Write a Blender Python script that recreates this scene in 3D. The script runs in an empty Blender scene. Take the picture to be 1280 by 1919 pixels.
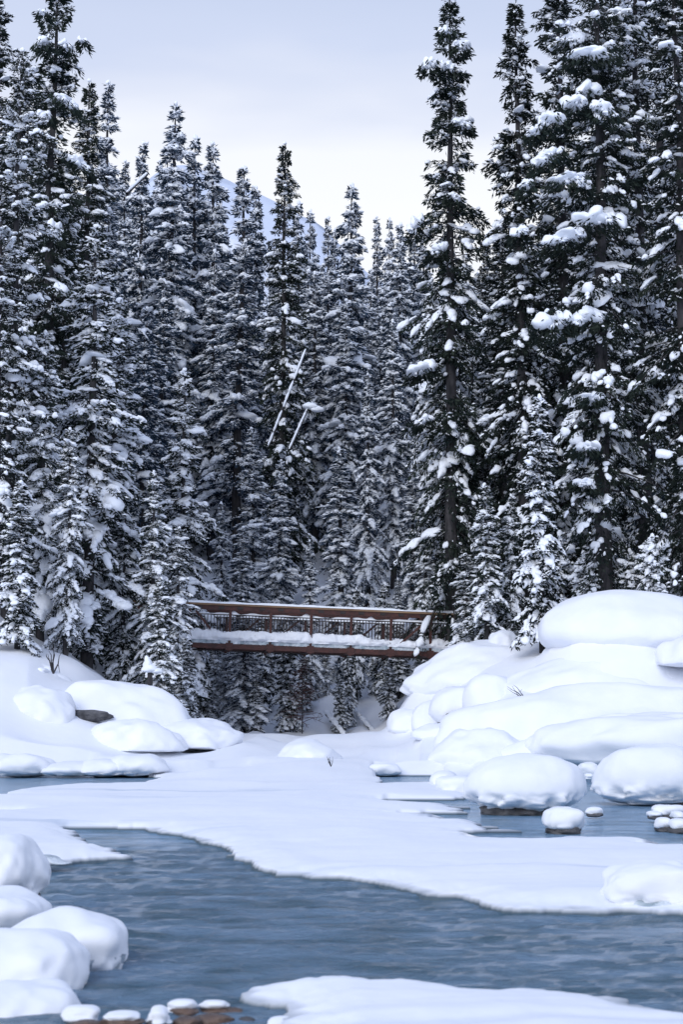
import bpy, bmesh, math, random
import numpy as np
from mathutils import Vector, Matrix
sc = bpy.context.scene
COL = sc.collection
R = math.radians

# ------------------------------------------------------------------ camera, sky, sun
F = 3200.0                       # focal length in pixels of the 1280 px wide photograph
CAM_H = 1.6
PITCH = math.atan(385.0 / F)
cam = bpy.data.cameras.new('camera')
camo = bpy.data.objects.new('camera', cam); COL.objects.link(camo)
camo.location = (0, 0, CAM_H); camo.rotation_euler = (R(90) + PITCH, 0, 0)
cam.sensor_fit = 'HORIZONTAL'; cam.sensor_width = 24.0; cam.lens = F / 1280 * 24
cam.clip_start = 0.5; cam.clip_end = 8000
cam.dof.use_dof = True; cam.dof.focus_distance = 66.0; cam.dof.aperture_fstop = 4.0
sc.camera = camo
sc.view_settings.view_transform = 'Standard'; sc.view_settings.look = 'None'
sc.view_settings.exposure = 0.0; sc.view_settings.gamma = 1.0
sc.view_settings.use_curve_mapping = False

SUN_EL, SUN_AZ = R(29), R(-150)
w = bpy.data.worlds.new('World'); sc.world = w; w.use_nodes = True
nt = w.node_tree; nt.nodes.clear(); N = nt.nodes.new; LK = nt.links.new
wo = N('ShaderNodeOutputWorld'); mx = N('ShaderNodeMixShader')
sky = N('ShaderNodeTexSky'); sky.sky_type = 'NISHITA'; sky.sun_disc = False
sky.sun_elevation = SUN_EL; sky.sun_rotation = SUN_AZ
bg1 = N('ShaderNodeBackground'); bg1.inputs[1].default_value = 0.1; LK(sky.outputs[0], bg1.inputs[0])
tc = N('ShaderNodeTexCoord'); sp = N('ShaderNodeSeparateXYZ'); LK(tc.outputs['Generated'], sp.inputs[0])
mp = N('ShaderNodeMapping'); mp.inputs['Scale'].default_value = (2.2, 2.2, 9.0); LK(tc.outputs['Generated'], mp.inputs[0])
no = N('ShaderNodeTexNoise'); no.inputs['Scale'].default_value = 2.2; no.inputs['Detail'].default_value = 4
no.inputs['Roughness'].default_value = 0.45; LK(mp.outputs[0], no.inputs[0])
ma = N('ShaderNodeMath'); ma.operation = 'MULTIPLY_ADD'; ma.inputs[1].default_value = 0.07; LK(no.outputs[0], ma.inputs[0])
ma2 = N('ShaderNodeMath'); ma2.operation = 'ADD'; ma2.inputs[1].default_value = -0.035; LK(sp.outputs[2], ma2.inputs[0])
LK(ma2.outputs[0], ma.inputs[2])
cr = N('ShaderNodeValToRGB'); LK(ma.outputs[0], cr.inputs[0])
el = cr.color_ramp.elements
stops = [(0.0, (.50, .58, .80)), (0.20, (.62, .67, .83)), (0.245, (.78, .80, .87)), (0.280, (.86, .865, .89)),
         (0.325, (.82, .835, .885)), (0.348, (.66, .70, .82)), (0.368, (.56, .62, .785)), (0.400, (.51, .577, .75)), (0.6, (.45, .54, .78)), (1.0, (.46, .56, .84))]
el[0].position = stops[0][0]; el[0].color = (*stops[0][1], 1)
el[1].position = stops[1][0]; el[1].color = (*stops[1][1], 1)
for p, c in stops[2:]:
    e = el.new(p); e.color = (*c, 1)
bg2 = N('ShaderNodeBackground'); bg2.inputs[1].default_value = 1.27; LK(cr.outputs[0], bg2.inputs[0])
mx.inputs[0].default_value = 0.88
LK(bg1.outputs[0], mx.inputs[1]); LK(bg2.outputs[0], mx.inputs[2]); LK(mx.outputs[0], wo.inputs[0])

sd = bpy.data.lights.new('sun', 'SUN'); sd.energy = 1.55; sd.angle = R(36); sd.color = (1.0, .99, .98)
so = bpy.data.objects.new('sun', sd); COL.objects.link(so)
# travels from behind-left of the camera down into the valley
dv = Vector((math.cos(SUN_EL) * 0.45, math.cos(SUN_EL) * 0.89, -math.sin(SUN_EL)))
so.rotation_euler = dv.to_track_quat('-Z', 'Y').to_euler()

# ------------------------------------------------------------------ helpers
cp, spt = math.cos(PITCH), math.sin(PITCH)
def at(px, py, Y):
    """point of the place seen at photograph pixel px,py, Y metres up the valley"""
    a = (px - 640) / F; b = (959.5 - py) / F
    dx, dy, dz = a, cp - b * spt, spt + b * cp
    k = Y / dy
    return (dx * k, Y, CAM_H + dz * k)
def on_plane(px, py, z=0.0):
    a = (px - 640) / F; b = (959.5 - py) / F
    dx, dy, dz = a, cp - b * spt, spt + b * cp
    k = (z - CAM_H) / dz
    return (dx * k, dy * k)

def _h(ix, iy, iz, s):
    n = (ix.astype(np.int64) * 374761393 + iy.astype(np.int64) * 668265263 + iz.astype(np.int64) * 2147483647 + s * 1274126177) & 0xffffffff
    n = ((n ^ (n >> 13)) * 1274126177) & 0xffffffff
    n = (n ^ (n >> 16)) & 0xffffff
    return n / 0xffffff
def vnoise(x, y, z=None, s=0):
    x = np.asarray(x, float); y = np.asarray(y, float)
    z = np.zeros_like(x) if z is None else np.asarray(z, float)
    x0, y0, z0 = np.floor(x), np.floor(y), np.floor(z)
    fx, fy, fz = x - x0, y - y0, z - z0
    fx, fy, fz = [t * t * t * (t * (t * 6 - 15) + 10) for t in (fx, fy, fz)]
    def g(i, j, k): return _h(x0 + i, y0 + j, z0 + k, s)
    a = g(0,0,0)*(1-fx)+g(1,0,0)*fx; b = g(0,1,0)*(1-fx)+g(1,1,0)*fx
    c = g(0,0,1)*(1-fx)+g(1,0,1)*fx; d = g(0,1,1)*(1-fx)+g(1,1,1)*fx
    return ((a*(1-fy)+b*fy)*(1-fz)+(c*(1-fy)+d*fy)*fz) * 2 - 1
def fbm(x, y, z=None, s=0, o=4, r=.5):
    t = 0; a = 1
    for i in range(o):
        k = 2 ** i
        t = t + a * vnoise(x * k, y * k, None if z is None else z * k, s + i * 7); a *= r
    return t
def ss(t):
    t = np.clip(t, 0, 1); return t * t * (3 - 2 * t)

def mesh_np(name, V, Fc, mats, smooth=True, midx=None):
    """mesh from numpy verts and one array (or a list of arrays) of equal sized faces"""
    me = bpy.data.meshes.new(name)
    Fs = Fc if isinstance(Fc, list) else [Fc]
    V = np.asarray(V, np.float32)
    me.vertices.add(len(V)); me.vertices.foreach_set('co', V.ravel())
    tot = sum(f.size for f in Fs); npol = sum(len(f) for f in Fs)
    me.loops.add(tot); me.polygons.add(npol)
    me.loops.foreach_set('vertex_index', np.concatenate([f.ravel() for f in Fs]).astype(np.int32))
    st = []; o = 0
    for f in Fs:
        st.append(o + np.arange(len(f)) * f.shape[1]); o += f.size
    me.polygons.foreach_set('loop_start', np.concatenate(st).astype(np.int32))
    me.polygons.foreach_set('use_smooth', np.full(npol, smooth, bool))
    if midx is not None: me.polygons.foreach_set('material_index', np.asarray(midx, np.int32))
    for m in (mats if isinstance(mats, (list, tuple)) else [mats]): me.materials.append(m)
    me.update(calc_edges=True); me.validate()
    return me
def link(name, me, parent=None, loc=None, rot=None, scale=None):
    o = bpy.data.objects.new(name, me); COL.objects.link(o)
    if parent: o.parent = parent
    if loc is not None: o.location = loc
    if rot is not None: o.rotation_euler = rot
    if scale is not None: o.scale = scale
    return o
def tag(o, label=None, cat=None, group=None, kind=None):
    if label: o['label'] = label
    if cat: o['category'] = cat
    if group: o['group'] = group
    if kind: o['kind'] = kind
    return o
def empty(name, loc=(0, 0, 0), rot=(0, 0, 0)):
    o = link(name, None, None, loc, rot); o.empty_display_size = .2; return o
def copy_thing(src):
    r = src.copy(); COL.objects.link(r)
    for ch in src.children:
        c = ch.copy(); COL.objects.link(c); c.parent = r
        for g in ch.children:
            d = g.copy(); COL.objects.link(d); d.parent = c
    return r

def ico(n):
    bm = bmesh.new(); bmesh.ops.create_icosphere(bm, subdivisions=n, radius=1)
    V = np.array([v.co[:] for v in bm.verts]); Fc = np.array([[v.index for v in f.verts] for f in bm.faces]); bm.free()
    return V, Fc
ICO = {n: ico(n + 1 if n == 1 else n) for n in (1, 2, 3, 4, 5)}
ICO[0] = ico(1)

def box_arr(x0, x1, y0, y1, z0, z1):
    V = np.array([[x, y, z] for z in (z0, z1) for y in (y0, y1) for x in (x0, x1)], float)
    Fc = np.array([[0,2,3,1],[4,5,7,6],[0,1,5,4],[2,6,7,3],[0,4,6,2],[1,3,7,5]])
    return V, Fc
def join(parts):
    Vs, Fs, o = [], [], 0
    for V, Fc in parts:
        Vs.append(V); Fs.append(Fc + o); o += len(V)
    return np.concatenate(Vs), np.concatenate(Fs)
def bar_arr(p0, p1, wy, wz):
    """box beam between two points of the local x-z plane"""
    p0 = np.array(p0, float); p1 = np.array(p1, float)
    L = np.linalg.norm(p1 - p0); ex = (p1 - p0) / L
    up = np.array([0, 0, 1.]) if abs(ex[2]) < .9 else np.array([1., 0, 0])
    ey = np.cross(up, ex); ey /= np.linalg.norm(ey); ez = np.cross(ex, ey)
    V, Fc = box_arr(0, L, -wy/2, wy/2, -wz/2, wz/2)
    return p0 + V[:, :1]*ex + V[:, 1:2]*ey + V[:, 2:]*ez, Fc
def tube_arr(pts, rad, n=8):
    pts = np.asarray(pts, float); rad = np.asarray(rad, float); k = len(pts)
    T = np.gradient(pts, axis=0); T /= np.linalg.norm(T, axis=1)[:, None] + 1e-9
    up = np.where(np.abs(T[:, 2:3]) > .9, np.array([[1., 0, 0]]), np.array([[0, 0, 1.]]))
    A = np.cross(T, up); A /= np.linalg.norm(A, axis=1)[:, None]; B = np.cross(T, A)
    th = np.arange(n) * 2 * math.pi / n
    V = pts[:, None] + rad[:, None, None] * (np.cos(th)[None, :, None]*A[:, None] + np.sin(th)[None, :, None]*B[:, None])
    i = np.arange(k - 1)[:, None] * n; j = np.arange(n)[None]; j2 = (j + 1) % n
    Fc = np.stack([i + j, i + j2, i + n + j2, i + n + j], -1).reshape(-1, 4)
    return V.reshape(-1, 3), Fc

# ------------------------------------------------------------------ materials
def mat(name, build):
    m = bpy.data.materials.new(name); m.use_nodes = True
    t = m.node_tree; b = t.nodes['Principled BSDF']; build(t, b, t.nodes.new, t.links.new); return m
def noise_col(t, b, N, L, c0, c1, scale, detail=4, lo=.35, hi=.65, coord='Object', stretch=None):
    tc = N('ShaderNodeTexCoord'); n = N('ShaderNodeTexNoise'); n.inputs['Scale'].default_value = scale; n.inputs['Detail'].default_value = detail
    src = tc.outputs[coord]
    if stretch:
        m = N('ShaderNodeMapping'); m.inputs['Scale'].default_value = stretch; L(src, m.inputs[0]); src = m.outputs[0]
    L(src, n.inputs[0])
    r = N('ShaderNodeValToRGB'); r.color_ramp.elements[0].position = lo; r.color_ramp.elements[1].position = hi
    r.color_ramp.elements[0].color = (*c0, 1); r.color_ramp.elements[1].color = (*c1, 1)
    L(n.outputs[0], r.inputs[0]); L(r.outputs[0], b.inputs['Base Color']); return n, r, src
def bump(t, b, N, L, src, scale, dist, strength=1.0, detail=4):
    n = N('ShaderNodeTexNoise'); n.inputs['Scale'].default_value = scale; n.inputs['Detail'].default_value = detail; L(src, n.inputs[0])
    bp = N('ShaderNodeBump'); bp.inputs['Distance'].default_value = dist; bp.inputs['Strength'].default_value = strength
    L(n.outputs[0], bp.inputs['Height']); L(bp.outputs[0], b.inputs['Normal']); return bp

SNOW = (.87, .89, .93)
def b_snow(t, b, N, L):
    n, r, src = noise_col(t, b, N, L, (.81, .84, .90), (.86, .88, .925), 1.3)
    b.inputs['Roughness'].default_value = .75; b.inputs['Specular IOR Level'].default_value = .15
    bump(t, b, N, L, src, 5, .02, .5, 3)
M_SNOW = mat('snow', b_snow)
def b_tsnow(t, b, N, L):
    b.inputs['Base Color'].default_value = (.91, .945, 1.0, 1); b.inputs['Roughness'].default_value = .8
    b.inputs['Specular IOR Level'].default_value = .1
    tc = N('ShaderNodeTexCoord'); bump(t, b, N, L, tc.outputs['Object'], 14, .03, .6, 3)
M_TSNOW = mat('tree_snow', b_tsnow)
def b_ground(t, b, N, L):
    # snow; the thin wet rim of the shelf ice, only centimetres above the water, is grey ice
    n, r, src = noise_col(t, b, N, L, (.81, .84, .90), (.86, .88, .925), .5)
    g = N('ShaderNodeNewGeometry'); s = N('ShaderNodeSeparateXYZ'); L(g.outputs['Position'], s.inputs[0])
    mr = N('ShaderNodeMapRange'); mr.inputs['From Min'].default_value = .015; mr.inputs['From Max'].default_value = .06
    L(s.outputs[2], mr.inputs[0])
    m2 = N('ShaderNodeMapping'); m2.inputs['Scale'].default_value = (.16, .9, 1); L(src, m2.inputs[0])
    n2 = N('ShaderNodeTexNoise'); n2.inputs['Scale'].default_value = 1.0; n2.inputs['Detail'].default_value = 6; L(m2.outputs[0], n2.inputs[0])
    r2 = N('ShaderNodeMapRange'); r2.inputs['From Min'].default_value = .62; r2.inputs['From Max'].default_value = .74; L(n2.outputs[0], r2.inputs[0])
    zz = N('ShaderNodeMapRange'); zz.inputs['From Min'].default_value = .22; zz.inputs['From Max'].default_value = .15; L(s.outputs[2], zz.inputs[0])
    pr = N('ShaderNodeMath'); pr.operation = 'MULTIPLY'; L(r2.outputs[0], pr.inputs[0]); L(zz.outputs[0], pr.inputs[1])
    mm = N('ShaderNodeMix'); mm.data_type = 'RGBA'; L(pr.outputs[0], mm.inputs[0]); L(r.outputs[0], mm.inputs[6]); mm.inputs[7].default_value = (.60, .66, .76, 1)
    mx = N('ShaderNodeMix'); mx.data_type = 'RGBA'; L(mr.outputs[0], mx.inputs[0])
    mx.inputs[6].default_value = (.10, .14, .17, 1); L(mm.outputs[2], mx.inputs[7]); L(mx.outputs[2], b.inputs['Base Color'])
    b.inputs['Roughness'].default_value = .75; b.inputs['Specular IOR Level'].default_value = .15
    bump(t, b, N, L, src, 4, .02, .5, 4)
M_GROUND = mat('ground_snow', b_ground)
def b_needles(t, b, N, L):
    n, r, src = noise_col(t, b, N, L, (.007, .014, .015), (.030, .040, .030), 1.7, 3)
    oi = N('ShaderNodeObjectInfo'); h = N('ShaderNodeHueSaturation'); mr = N('ShaderNodeMapRange')
    L(oi.outputs['Random'], mr.inputs[0]); mr.inputs['To Min'].default_value = .65; mr.inputs['To Max'].default_value = 1.25
    L(mr.outputs[0], h.inputs['Value']); L(r.outputs[0], h.inputs['Color']); L(h.outputs[0], b.inputs['Base Color'])
    b.inputs['Roughness'].default_value = .8; b.inputs['Specular IOR Level'].default_value = .12
M_NEEDLE = mat('needles', b_needles)
def b_haze_frost(t, b, N, L):
    # lightly frosted needles, made paler and bluer: distance haze painted into the colour
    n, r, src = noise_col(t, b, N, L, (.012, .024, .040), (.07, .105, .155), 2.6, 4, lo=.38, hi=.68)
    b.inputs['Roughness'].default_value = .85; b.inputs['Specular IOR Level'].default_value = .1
M_HAZE_FROST = mat('hazy_frosted_needles', b_haze_frost)
def b_bark(t, b, N, L):
    n, r, src = noise_col(t, b, N, L, (.018, .018, .021), (.060, .056, .060), 9, 6, stretch=(1, 1, .25))
    b.inputs['Roughness'].default_value = .9; bump(t, b, N, L, src, 30, .03)
M_BARK = mat('bark', b_bark)
def b_rock(t, b, N, L):
    n, r, src = noise_col(t, b, N, L, (.035, .036, .042), (.13, .13, .14), 3, 8)
    b.inputs['Roughness'].default_value = .8; bump(t, b, N, L, src, 8, .08, 1, 8)
M_ROCK = mat('dark_rock', b_rock)
def b_rrock(t, b, N, L):
    n, r, src = noise_col(t, b, N, L, (.055, .046, .045), (.15, .095, .07), 5, 8)
    b.inputs['Roughness'].default_value = .45; bump(t, b, N, L, src, 12, .04, 1, 8)
M_RROCK = mat('brown_rock', b_rrock)
def b_ice(t, b, N, L):
    n, r, src = noise_col(t, b, N, L, (.30, .38, .44), (.68, .74, .80), 5, 5)
    b.inputs['Roughness'].default_value = .25; bump(t, b, N, L, src, 14, .05, 1, 5)
M_ICE = mat('grey_ice', b_ice)
def b_steel(t, b, N, L):
    n, r, src = noise_col(t, b, N, L, (.036, .012, .010), (.078, .023, .017), 6, 6)
    b.inputs['Roughness'].default_value = .6; bump(t, b, N, L, src, 40, .01)
M_STEEL = mat('weathering_steel', b_steel)
def b_dark(t, b, N, L):
    n, r, src = noise_col(t, b, N, L, (.018, .014, .015), (.04, .028, .026), 8)
    b.inputs['Roughness'].default_value = .6
M_DARK = mat('dark_steel', b_dark)
def b_wood(t, b, N, L):
    n, r, src = noise_col(t, b, N, L, (.16, .09, .05), (.34, .22, .13), 5, 6, stretch=(.15, 1, 1))
    b.inputs['Roughness'].default_value = .8
M_WOOD = mat('rail_timber', b_wood)
def b_cut(t, b, N, L):
    n, r, src = noise_col(t, b, N, L, (.24, .09, .035), (.42, .19, .08), 9)
    b.inputs['Roughness'].default_value = .8
M_CUT = mat('cut_wood', b_cut)
def b_twig(t, b, N, L):
    n, r, src = noise_col(t, b, N, L, (.06, .035, .035), (.13, .06, .055), 6)
    b.inputs['Roughness'].default_value = .9
M_TWIG = mat('red_twigs', b_twig)
def b_water(t, b, N, L):
    tc = N('ShaderNodeTexCoord')
    n, r, src = noise_col(t, b, N, L, (.085, .185, .27), (.25, .41, .60), 2.4, 5, lo=.34, hi=.64, stretch=(.45, 1.0, 1))
    b.inputs['Roughness'].default_value = .12; b.inputs['IOR'].default_value = 1.333
    m = N('ShaderNodeMapping'); m.inputs['Scale'].default_value = (1.0, 1.9, 1); L(tc.outputs['Object'], m.inputs[0])
    n1 = N('ShaderNodeTexNoise'); n1.inputs['Scale'].default_value = 9.0; n1.inputs['Detail'].default_value = 6; n1.inputs['Roughness'].default_value = .68
    L(m.outputs[0], n1.inputs[0])
    # the quiet shallows at the far right and along the banks are smoother than the current
    g = N('ShaderNodeSeparateXYZ'); L(tc.outputs['Object'], g.inputs[0])
    mr = N('ShaderNodeMapRange'); mr.inputs['From Min'].default_value = 21; mr.inputs['From Max'].default_value = 27
    mr.inputs['To Min'].default_value = .85; mr.inputs['To Max'].default_value = .22; L(g.outputs[1], mr.inputs[0])
    bp = N('ShaderNodeBump'); bp.inputs['Distance'].default_value = .26
    L(mr.outputs[0], bp.inputs['Strength']); L(n1.outputs[0], bp.inputs['Height']); L(bp.outputs[0], b.inputs['Normal'])
M_WATER = mat('river_water', b_water)
def b_mtn(t, b, N, L):
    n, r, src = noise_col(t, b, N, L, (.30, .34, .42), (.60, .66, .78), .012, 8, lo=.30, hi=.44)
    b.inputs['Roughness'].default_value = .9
M_MTN = mat('mountain_snow', b_mtn)

# ------------------------------------------------------------------ ground
def softp(v, k=1.5): return k * np.logaddexp(0, v / k)
# big snow domes of the banks: photograph columns, rows, distance, half depth (also swelling the ground round them)
SWELL = [(1016,1330,1101,1246,54,2.2,.6),(754,1075,1208,1322,57.5,1.7,.7),(955,1400,1228,1352,52.8,2.0,.85),(860,1480,1290,1452,49.8,2.3,.8),
         (815,1030,1372,1452,47.6,1.2,.6),(948,1180,1352,1446,46.6,1.3,.6),(990,1480,1338,1446,45.6,1.8,.75),(866,990,1262,1372,54.0,.9,.6),
         (215,360,1300,1372,54.0,1.8,.6),(-120,110,1232,1335,54,1.6,.8),(770,905,1355,1392,52,.8,.6)]
def swell(x, y, z):
    for x0, x1, tp, bt, d, dep, f in SWELL:
        a = at(x0, bt, d); b = at(x1, bt, d); t = at(x0, tp, d)
        hw = (b[0] - a[0]) / 2; cx = (a[0] + b[0]) / 2
        r2 = ((x - cx) / (hw * 1.08)) ** 2 + ((y - d - dep * .6) / (dep * 1.25)) ** 2
        top = a[2] + (t[2] - a[2]) * f * (1.35 * np.exp(-r2 ** 1.3) - .35) * (1 + .12 * vnoise(x * .9, y * .9, s=17)) - 2.2 * (1 - np.exp(-np.maximum(r2 - .7, 0) * .8))
        z = np.where(r2 < 9, .12 * np.logaddexp(z / .12, top / .12), z)
    return z
def bank(x, y):
    """height of the snow behind the ice flats"""
    x = np.asarray(x, float); y = np.asarray(y, float)
    edge = 46.8 + .5 * vnoise(x * .8, y * 0, s=3) + .25 * vnoise(x * 2.6, y * 0, s=5)
    z = .10 + .33 * ss((y - edge) / .9) + .50 * ss((y - 48) / 12)
    z = z + .27 * ss((y - 47) / 4) * fbm(x * .35, y * .22, s=11, o=2)
    z = z + .26 * ss((y - 47) / 3) * (np.abs(vnoise(x * .30 + 3.3, y * .34, s=14)) ** .8 - .4) * -1.0 + .07 * ss((y - 47) / 2) * vnoise(x * .9, y * .8, s=15)
    left = .62 * ss((y - 45.5) / 14.5) * np.maximum(0, -x - 5 + .4 * vnoise(x * 0, y * .2, s=8)) ** 1.2
    left = 6.5 * (1 - np.exp(-left / 6.5)) + .12 * np.maximum(0, -x - 12)
    right = ss((y - 46) / 13) * (3.1 * ss((x - 1.2) / 4.8) + .62 * softp(x - 6.0, .8) * .45)
    hill = .37 * softp(y - 73, 3.0) * (1 - .10 * np.clip(x / 12, -1, 1)) 
    hill = hill + .12 * softp(np.abs(x) - 16, 2) * ss((y - 60) / 20)
    gully = -.5 * ss((y - 61) / 5) * (1 - ss((y - 76) / 6)) * np.exp(-((x + 1.5) / 3.5) ** 2)
    rough = .16 * vnoise(x * 1.5, y * 1.5, s=35) * ss((y - 62) / 6) + (.9 * fbm(x * .16, y * .16, s=21, o=3) + .3 * vnoise(x * .9, y * .9, s=33)) * ss((y - 66) / 14)
    rough = rough + .22 * fbm(x * .45, y * .45, s=27, o=2) * ss((y - 50) / 6) * ss((np.abs(x + 1) - 4) / 3)
    far = -softp(y - 230, 20) * .25
    return swell(x, y, z + left + right + hill + gully + rough + far)
PIX_WATER = [
 [(135,1548),(200,1547),(270,1548),(300,1558),(345,1565),(385,1577),(422,1588),(432,1606),(455,1624),(500,1634),(560,1638),(620,1641),(680,1646),
  (735,1654),(785,1668),(850,1679),(900,1690),(960,1697),(1100,1701),(1700,1712),(1700,1950),(1280,1884),(1150,1866),(1000,1853),(880,1845),(780,1839),(640,1838),
  (540,1841),(480,1848),(460,1860),(500,1870),(545,1880),(552,1893),(560,1960),(540,2300),(-500,2300),(-500,1640),(60,1627),(100,1613),(180,1608),(265,1602),(238,1592),(200,1583),(165,1572),(140,1558)],
 [(-500,1446),(0,1445),(130,1445),(250,1446),(300,1452),(250,1463),(200,1465),(120,1466),(60,1470),(20,1475),(0,1488),(-500,1505)],
 [(-500,1511),(20,1509.5),(50,1511),(0,1514),(-500,1515)],
 [(700,1446),(835,1446),(838,1462),(720,1463)],
 [(700,1492),(760,1490),(870,1490),(905,1468),(1000,1448),(1100,1441),(1400,1441),(1700,1441),(1700,1600),(1280,1578),(1180,1566),(1100,1562),(975,1562),(925,1556),(930,1551),(1010,1546),(900,1545),
  (880,1535),(800,1525),(775,1518),(850,1510),(870,1503),(790,1499)],
]
def sdist(P, poly):
    """signed distance (inside positive) of points P to a closed polygon"""
    poly = np.array(poly); n = len(poly)
    best = np.full(len(P), 1e9); inside = np.zeros(len(P), bool)
    for i in range(n):
        a = poly[i]; b = poly[(i + 1) % n]; ab = b - a; ap = P - a
        t = np.clip((ap @ ab) / (ab @ ab + 1e-12), 0, 1)
        best = np.minimum(best, np.hypot(*(ap - t[:, None] * ab).T))
        c = ((a[1] > P[:, 1]) != (b[1] > P[:, 1])) & (P[:, 0] < (b[0]-a[0]) * (P[:, 1]-a[1]) / (b[1]-a[1] + 1e-12) + a[0])
        inside ^= c
    return np.where(inside, best, -best)
POLYS = [[on_plane(px, py, .06 if k_ == 0 else .12) for px, py in pl] for k_, pl in enumerate(PIX_WATER)]

NR, NC = 430, 540
inv = np.concatenate([np.linspace(1 / 7.6, 1 / 75., NR - 70), 1 / np.geomspace(76., 420., 70)])
rows = 1 / inv
us = np.linspace(-.36, .36, NC)
Y, U = np.meshgrid(rows, us, indexing='ij'); X = U * Y
P = np.stack([X.ravel(), Y.ravel()], 1)
near = P[:, 1] < 62
sd_w = np.full(len(P), -9.)
q = P[near]
best = np.full(len(q), -9.)
for i, pl in enumerate(POLYS):
    j = .15 * fbm(q[:, 0] * 1.3, q[:, 1] * 1.0, s=41, o=5, r=.6) if i == 0 else .30 * fbm(q[:, 0] * .45, q[:, 1] * 1.6, s=43, o=4, r=.6)
    if i in (1, 2, 3): j = .10 * fbm(q[:, 0] * .8, q[:, 1] * 1.4, s=45, o=3)
    if i == 4: j = j * 1.5
    best = np.maximum(best, sdist(q, pl) + j)
sd_w[near] = best
sd_w = sd_w.reshape(Y.shape)
Z = bank(X, Y)
# the ice flat in front of the banks: a few centimetres of snow over the water, low drifts
flat = .045 + .07 * ss(-sd_w / .5) + .05 * ss(-sd_w / 2.5) * (1 + fbm(X * .3, Y * .25, s=51, o=2)) + .010 * fbm(X * 2, Y * 1.2, s=52, o=4) + .012 * fbm(X * .7, Y * 4.0, s=53, o=2)
drift = lambda px, py, d, rx, ry, h: h * np.exp(-((X - at(px, py, d)[0]) / rx) ** 2 - ((Y - d) / ry) ** 2)
flat += drift(430, 1470, 38, 2.0, 1.6, .13) + drift(150, 1500, 35, 2.6, 1.6, .05) + drift(560, 1440, 45, 1.6, 1.8, .22) + drift(640, 1400, 47, 2.0, 1.5, .25) + drift(400, 1455, 44, 1.0, 1.1, .14)
flat += drift(1250, 1620, 19, 1.2, .8, .03)
behind = ss((Y - 45.8) / .6)
Z = flat * (1 - behind) + np.maximum(Z, flat) * behind
wet = ss(sd_w / .10 + .5)
Z = Z * (1 - wet) + (-.35) * wet
Z = np.where(Y < 9.5, Z, Z)
V = np.stack([X, Y, Z], -1).reshape(-1, 3)
i = np.arange(NR - 1)[:, None] * NC; j = np.arange(NC - 1)[None]
Q = np.stack([i + j, i + j + 1, i + NC + j + 1, i + NC + j], -1).reshape(-1, 4)
g = link('snowy_ground', mesh_np('snowy_ground', V, Q, M_GROUND)); tag(g, kind='structure')

# plain land beyond the valley, so that the ground goes on to the horizon
NG = 60
gx, gy = np.meshgrid(np.linspace(-5000, 5000, NG), np.linspace(-400, 6000, NG), indexing='ij')
gz = np.full_like(gx, -6.0)
V = np.stack([gx, gy, gz], -1).reshape(-1, 3)
i = np.arange(NG - 1)[:, None] * NG; j = np.arange(NG - 1)[None]
Q = np.stack([i + j, i + NG + j, i + NG + j + 1, i + j + 1], -1).reshape(-1, 4)
tag(link('valley_floor', mesh_np('valley_floor', V, Q, M_SNOW)), kind='structure')

# river: a real rippled surface
wr = 1 / np.linspace(1 / 5.5, 1 / 60., 400); wu = np.linspace(-.40, .40, 300)
WY, WU = np.meshgrid(wr, wu, indexing='ij'); WX = WU * WY
cur = 1 - .75 * ss((WY - 19) / 6)
WZ = cur * (.015 * fbm(WX * 2.4 + WY * .3, WY * 4.2, s=61, o=3, r=.6) + .010 * fbm(WX * 4, WY * 7, s=66, o=2))
V = np.stack([WX, WY, WZ], -1).reshape(-1, 3)
i = np.arange(399)[:, None] * 300; j = np.arange(299)[None]
Q = np.stack([i + j, i + j + 1, i + 301 + j, i + 300 + j], -1).reshape(-1, 4)
tag(link('river_water', mesh_np('river_water', V, Q, M_WATER)), kind='structure')

# snowy mountain behind the forest
def mountain(name, D, pts, depth):
    n = len(pts); NX, NYy = 160, 60
    xs = np.array([at(px, py, D)[0] for px, py in pts]); zs = np.array([at(px, py, D)[2] for px, py in pts])
    gx = np.linspace(xs[0], xs[-1], NX); ridge = np.interp(gx, xs, zs)
    t = np.linspace(-1, 1, NYy)
    GX, T = np.meshgrid(gx, t, indexing='ij')
    Zm = ridge[:, None] * (1 - np.abs(T)) ** .9 + (1 - np.abs(T)) * 4 * fbm(GX / 60, T * 5, s=71, o=4) * (np.abs(T) > .01)
    GY = D + T * depth + 25 * fbm(GX / 110, T * 3, s=73, o=3) * (np.abs(T) > .01)
    V = np.stack([GX, GY, Zm - 5], -1).reshape(-1, 3)
    i = np.arange(NX - 1)[:, None] * NYy; j = np.arange(NYy - 1)[None]
    Q = np.stack([i + j, i + NYy + j, i + NYy + j + 1, i + j + 1], -1).reshape(-1, 4)
    tag(link(name, mesh_np(name, V, Q, M_MTN)), kind='structure')
mountain('snowy_mountain', 1500, [(-900,1100),(-300,620),(120,470),(250,350),(322,290),(355,283),(400,297),(440,316),(470,335),(510,356),(535,372),(570,395),(600,402),(640,440),(700,500),(900,600),(1200,520),(1700,700),(2300,1200)], 620)

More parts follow.
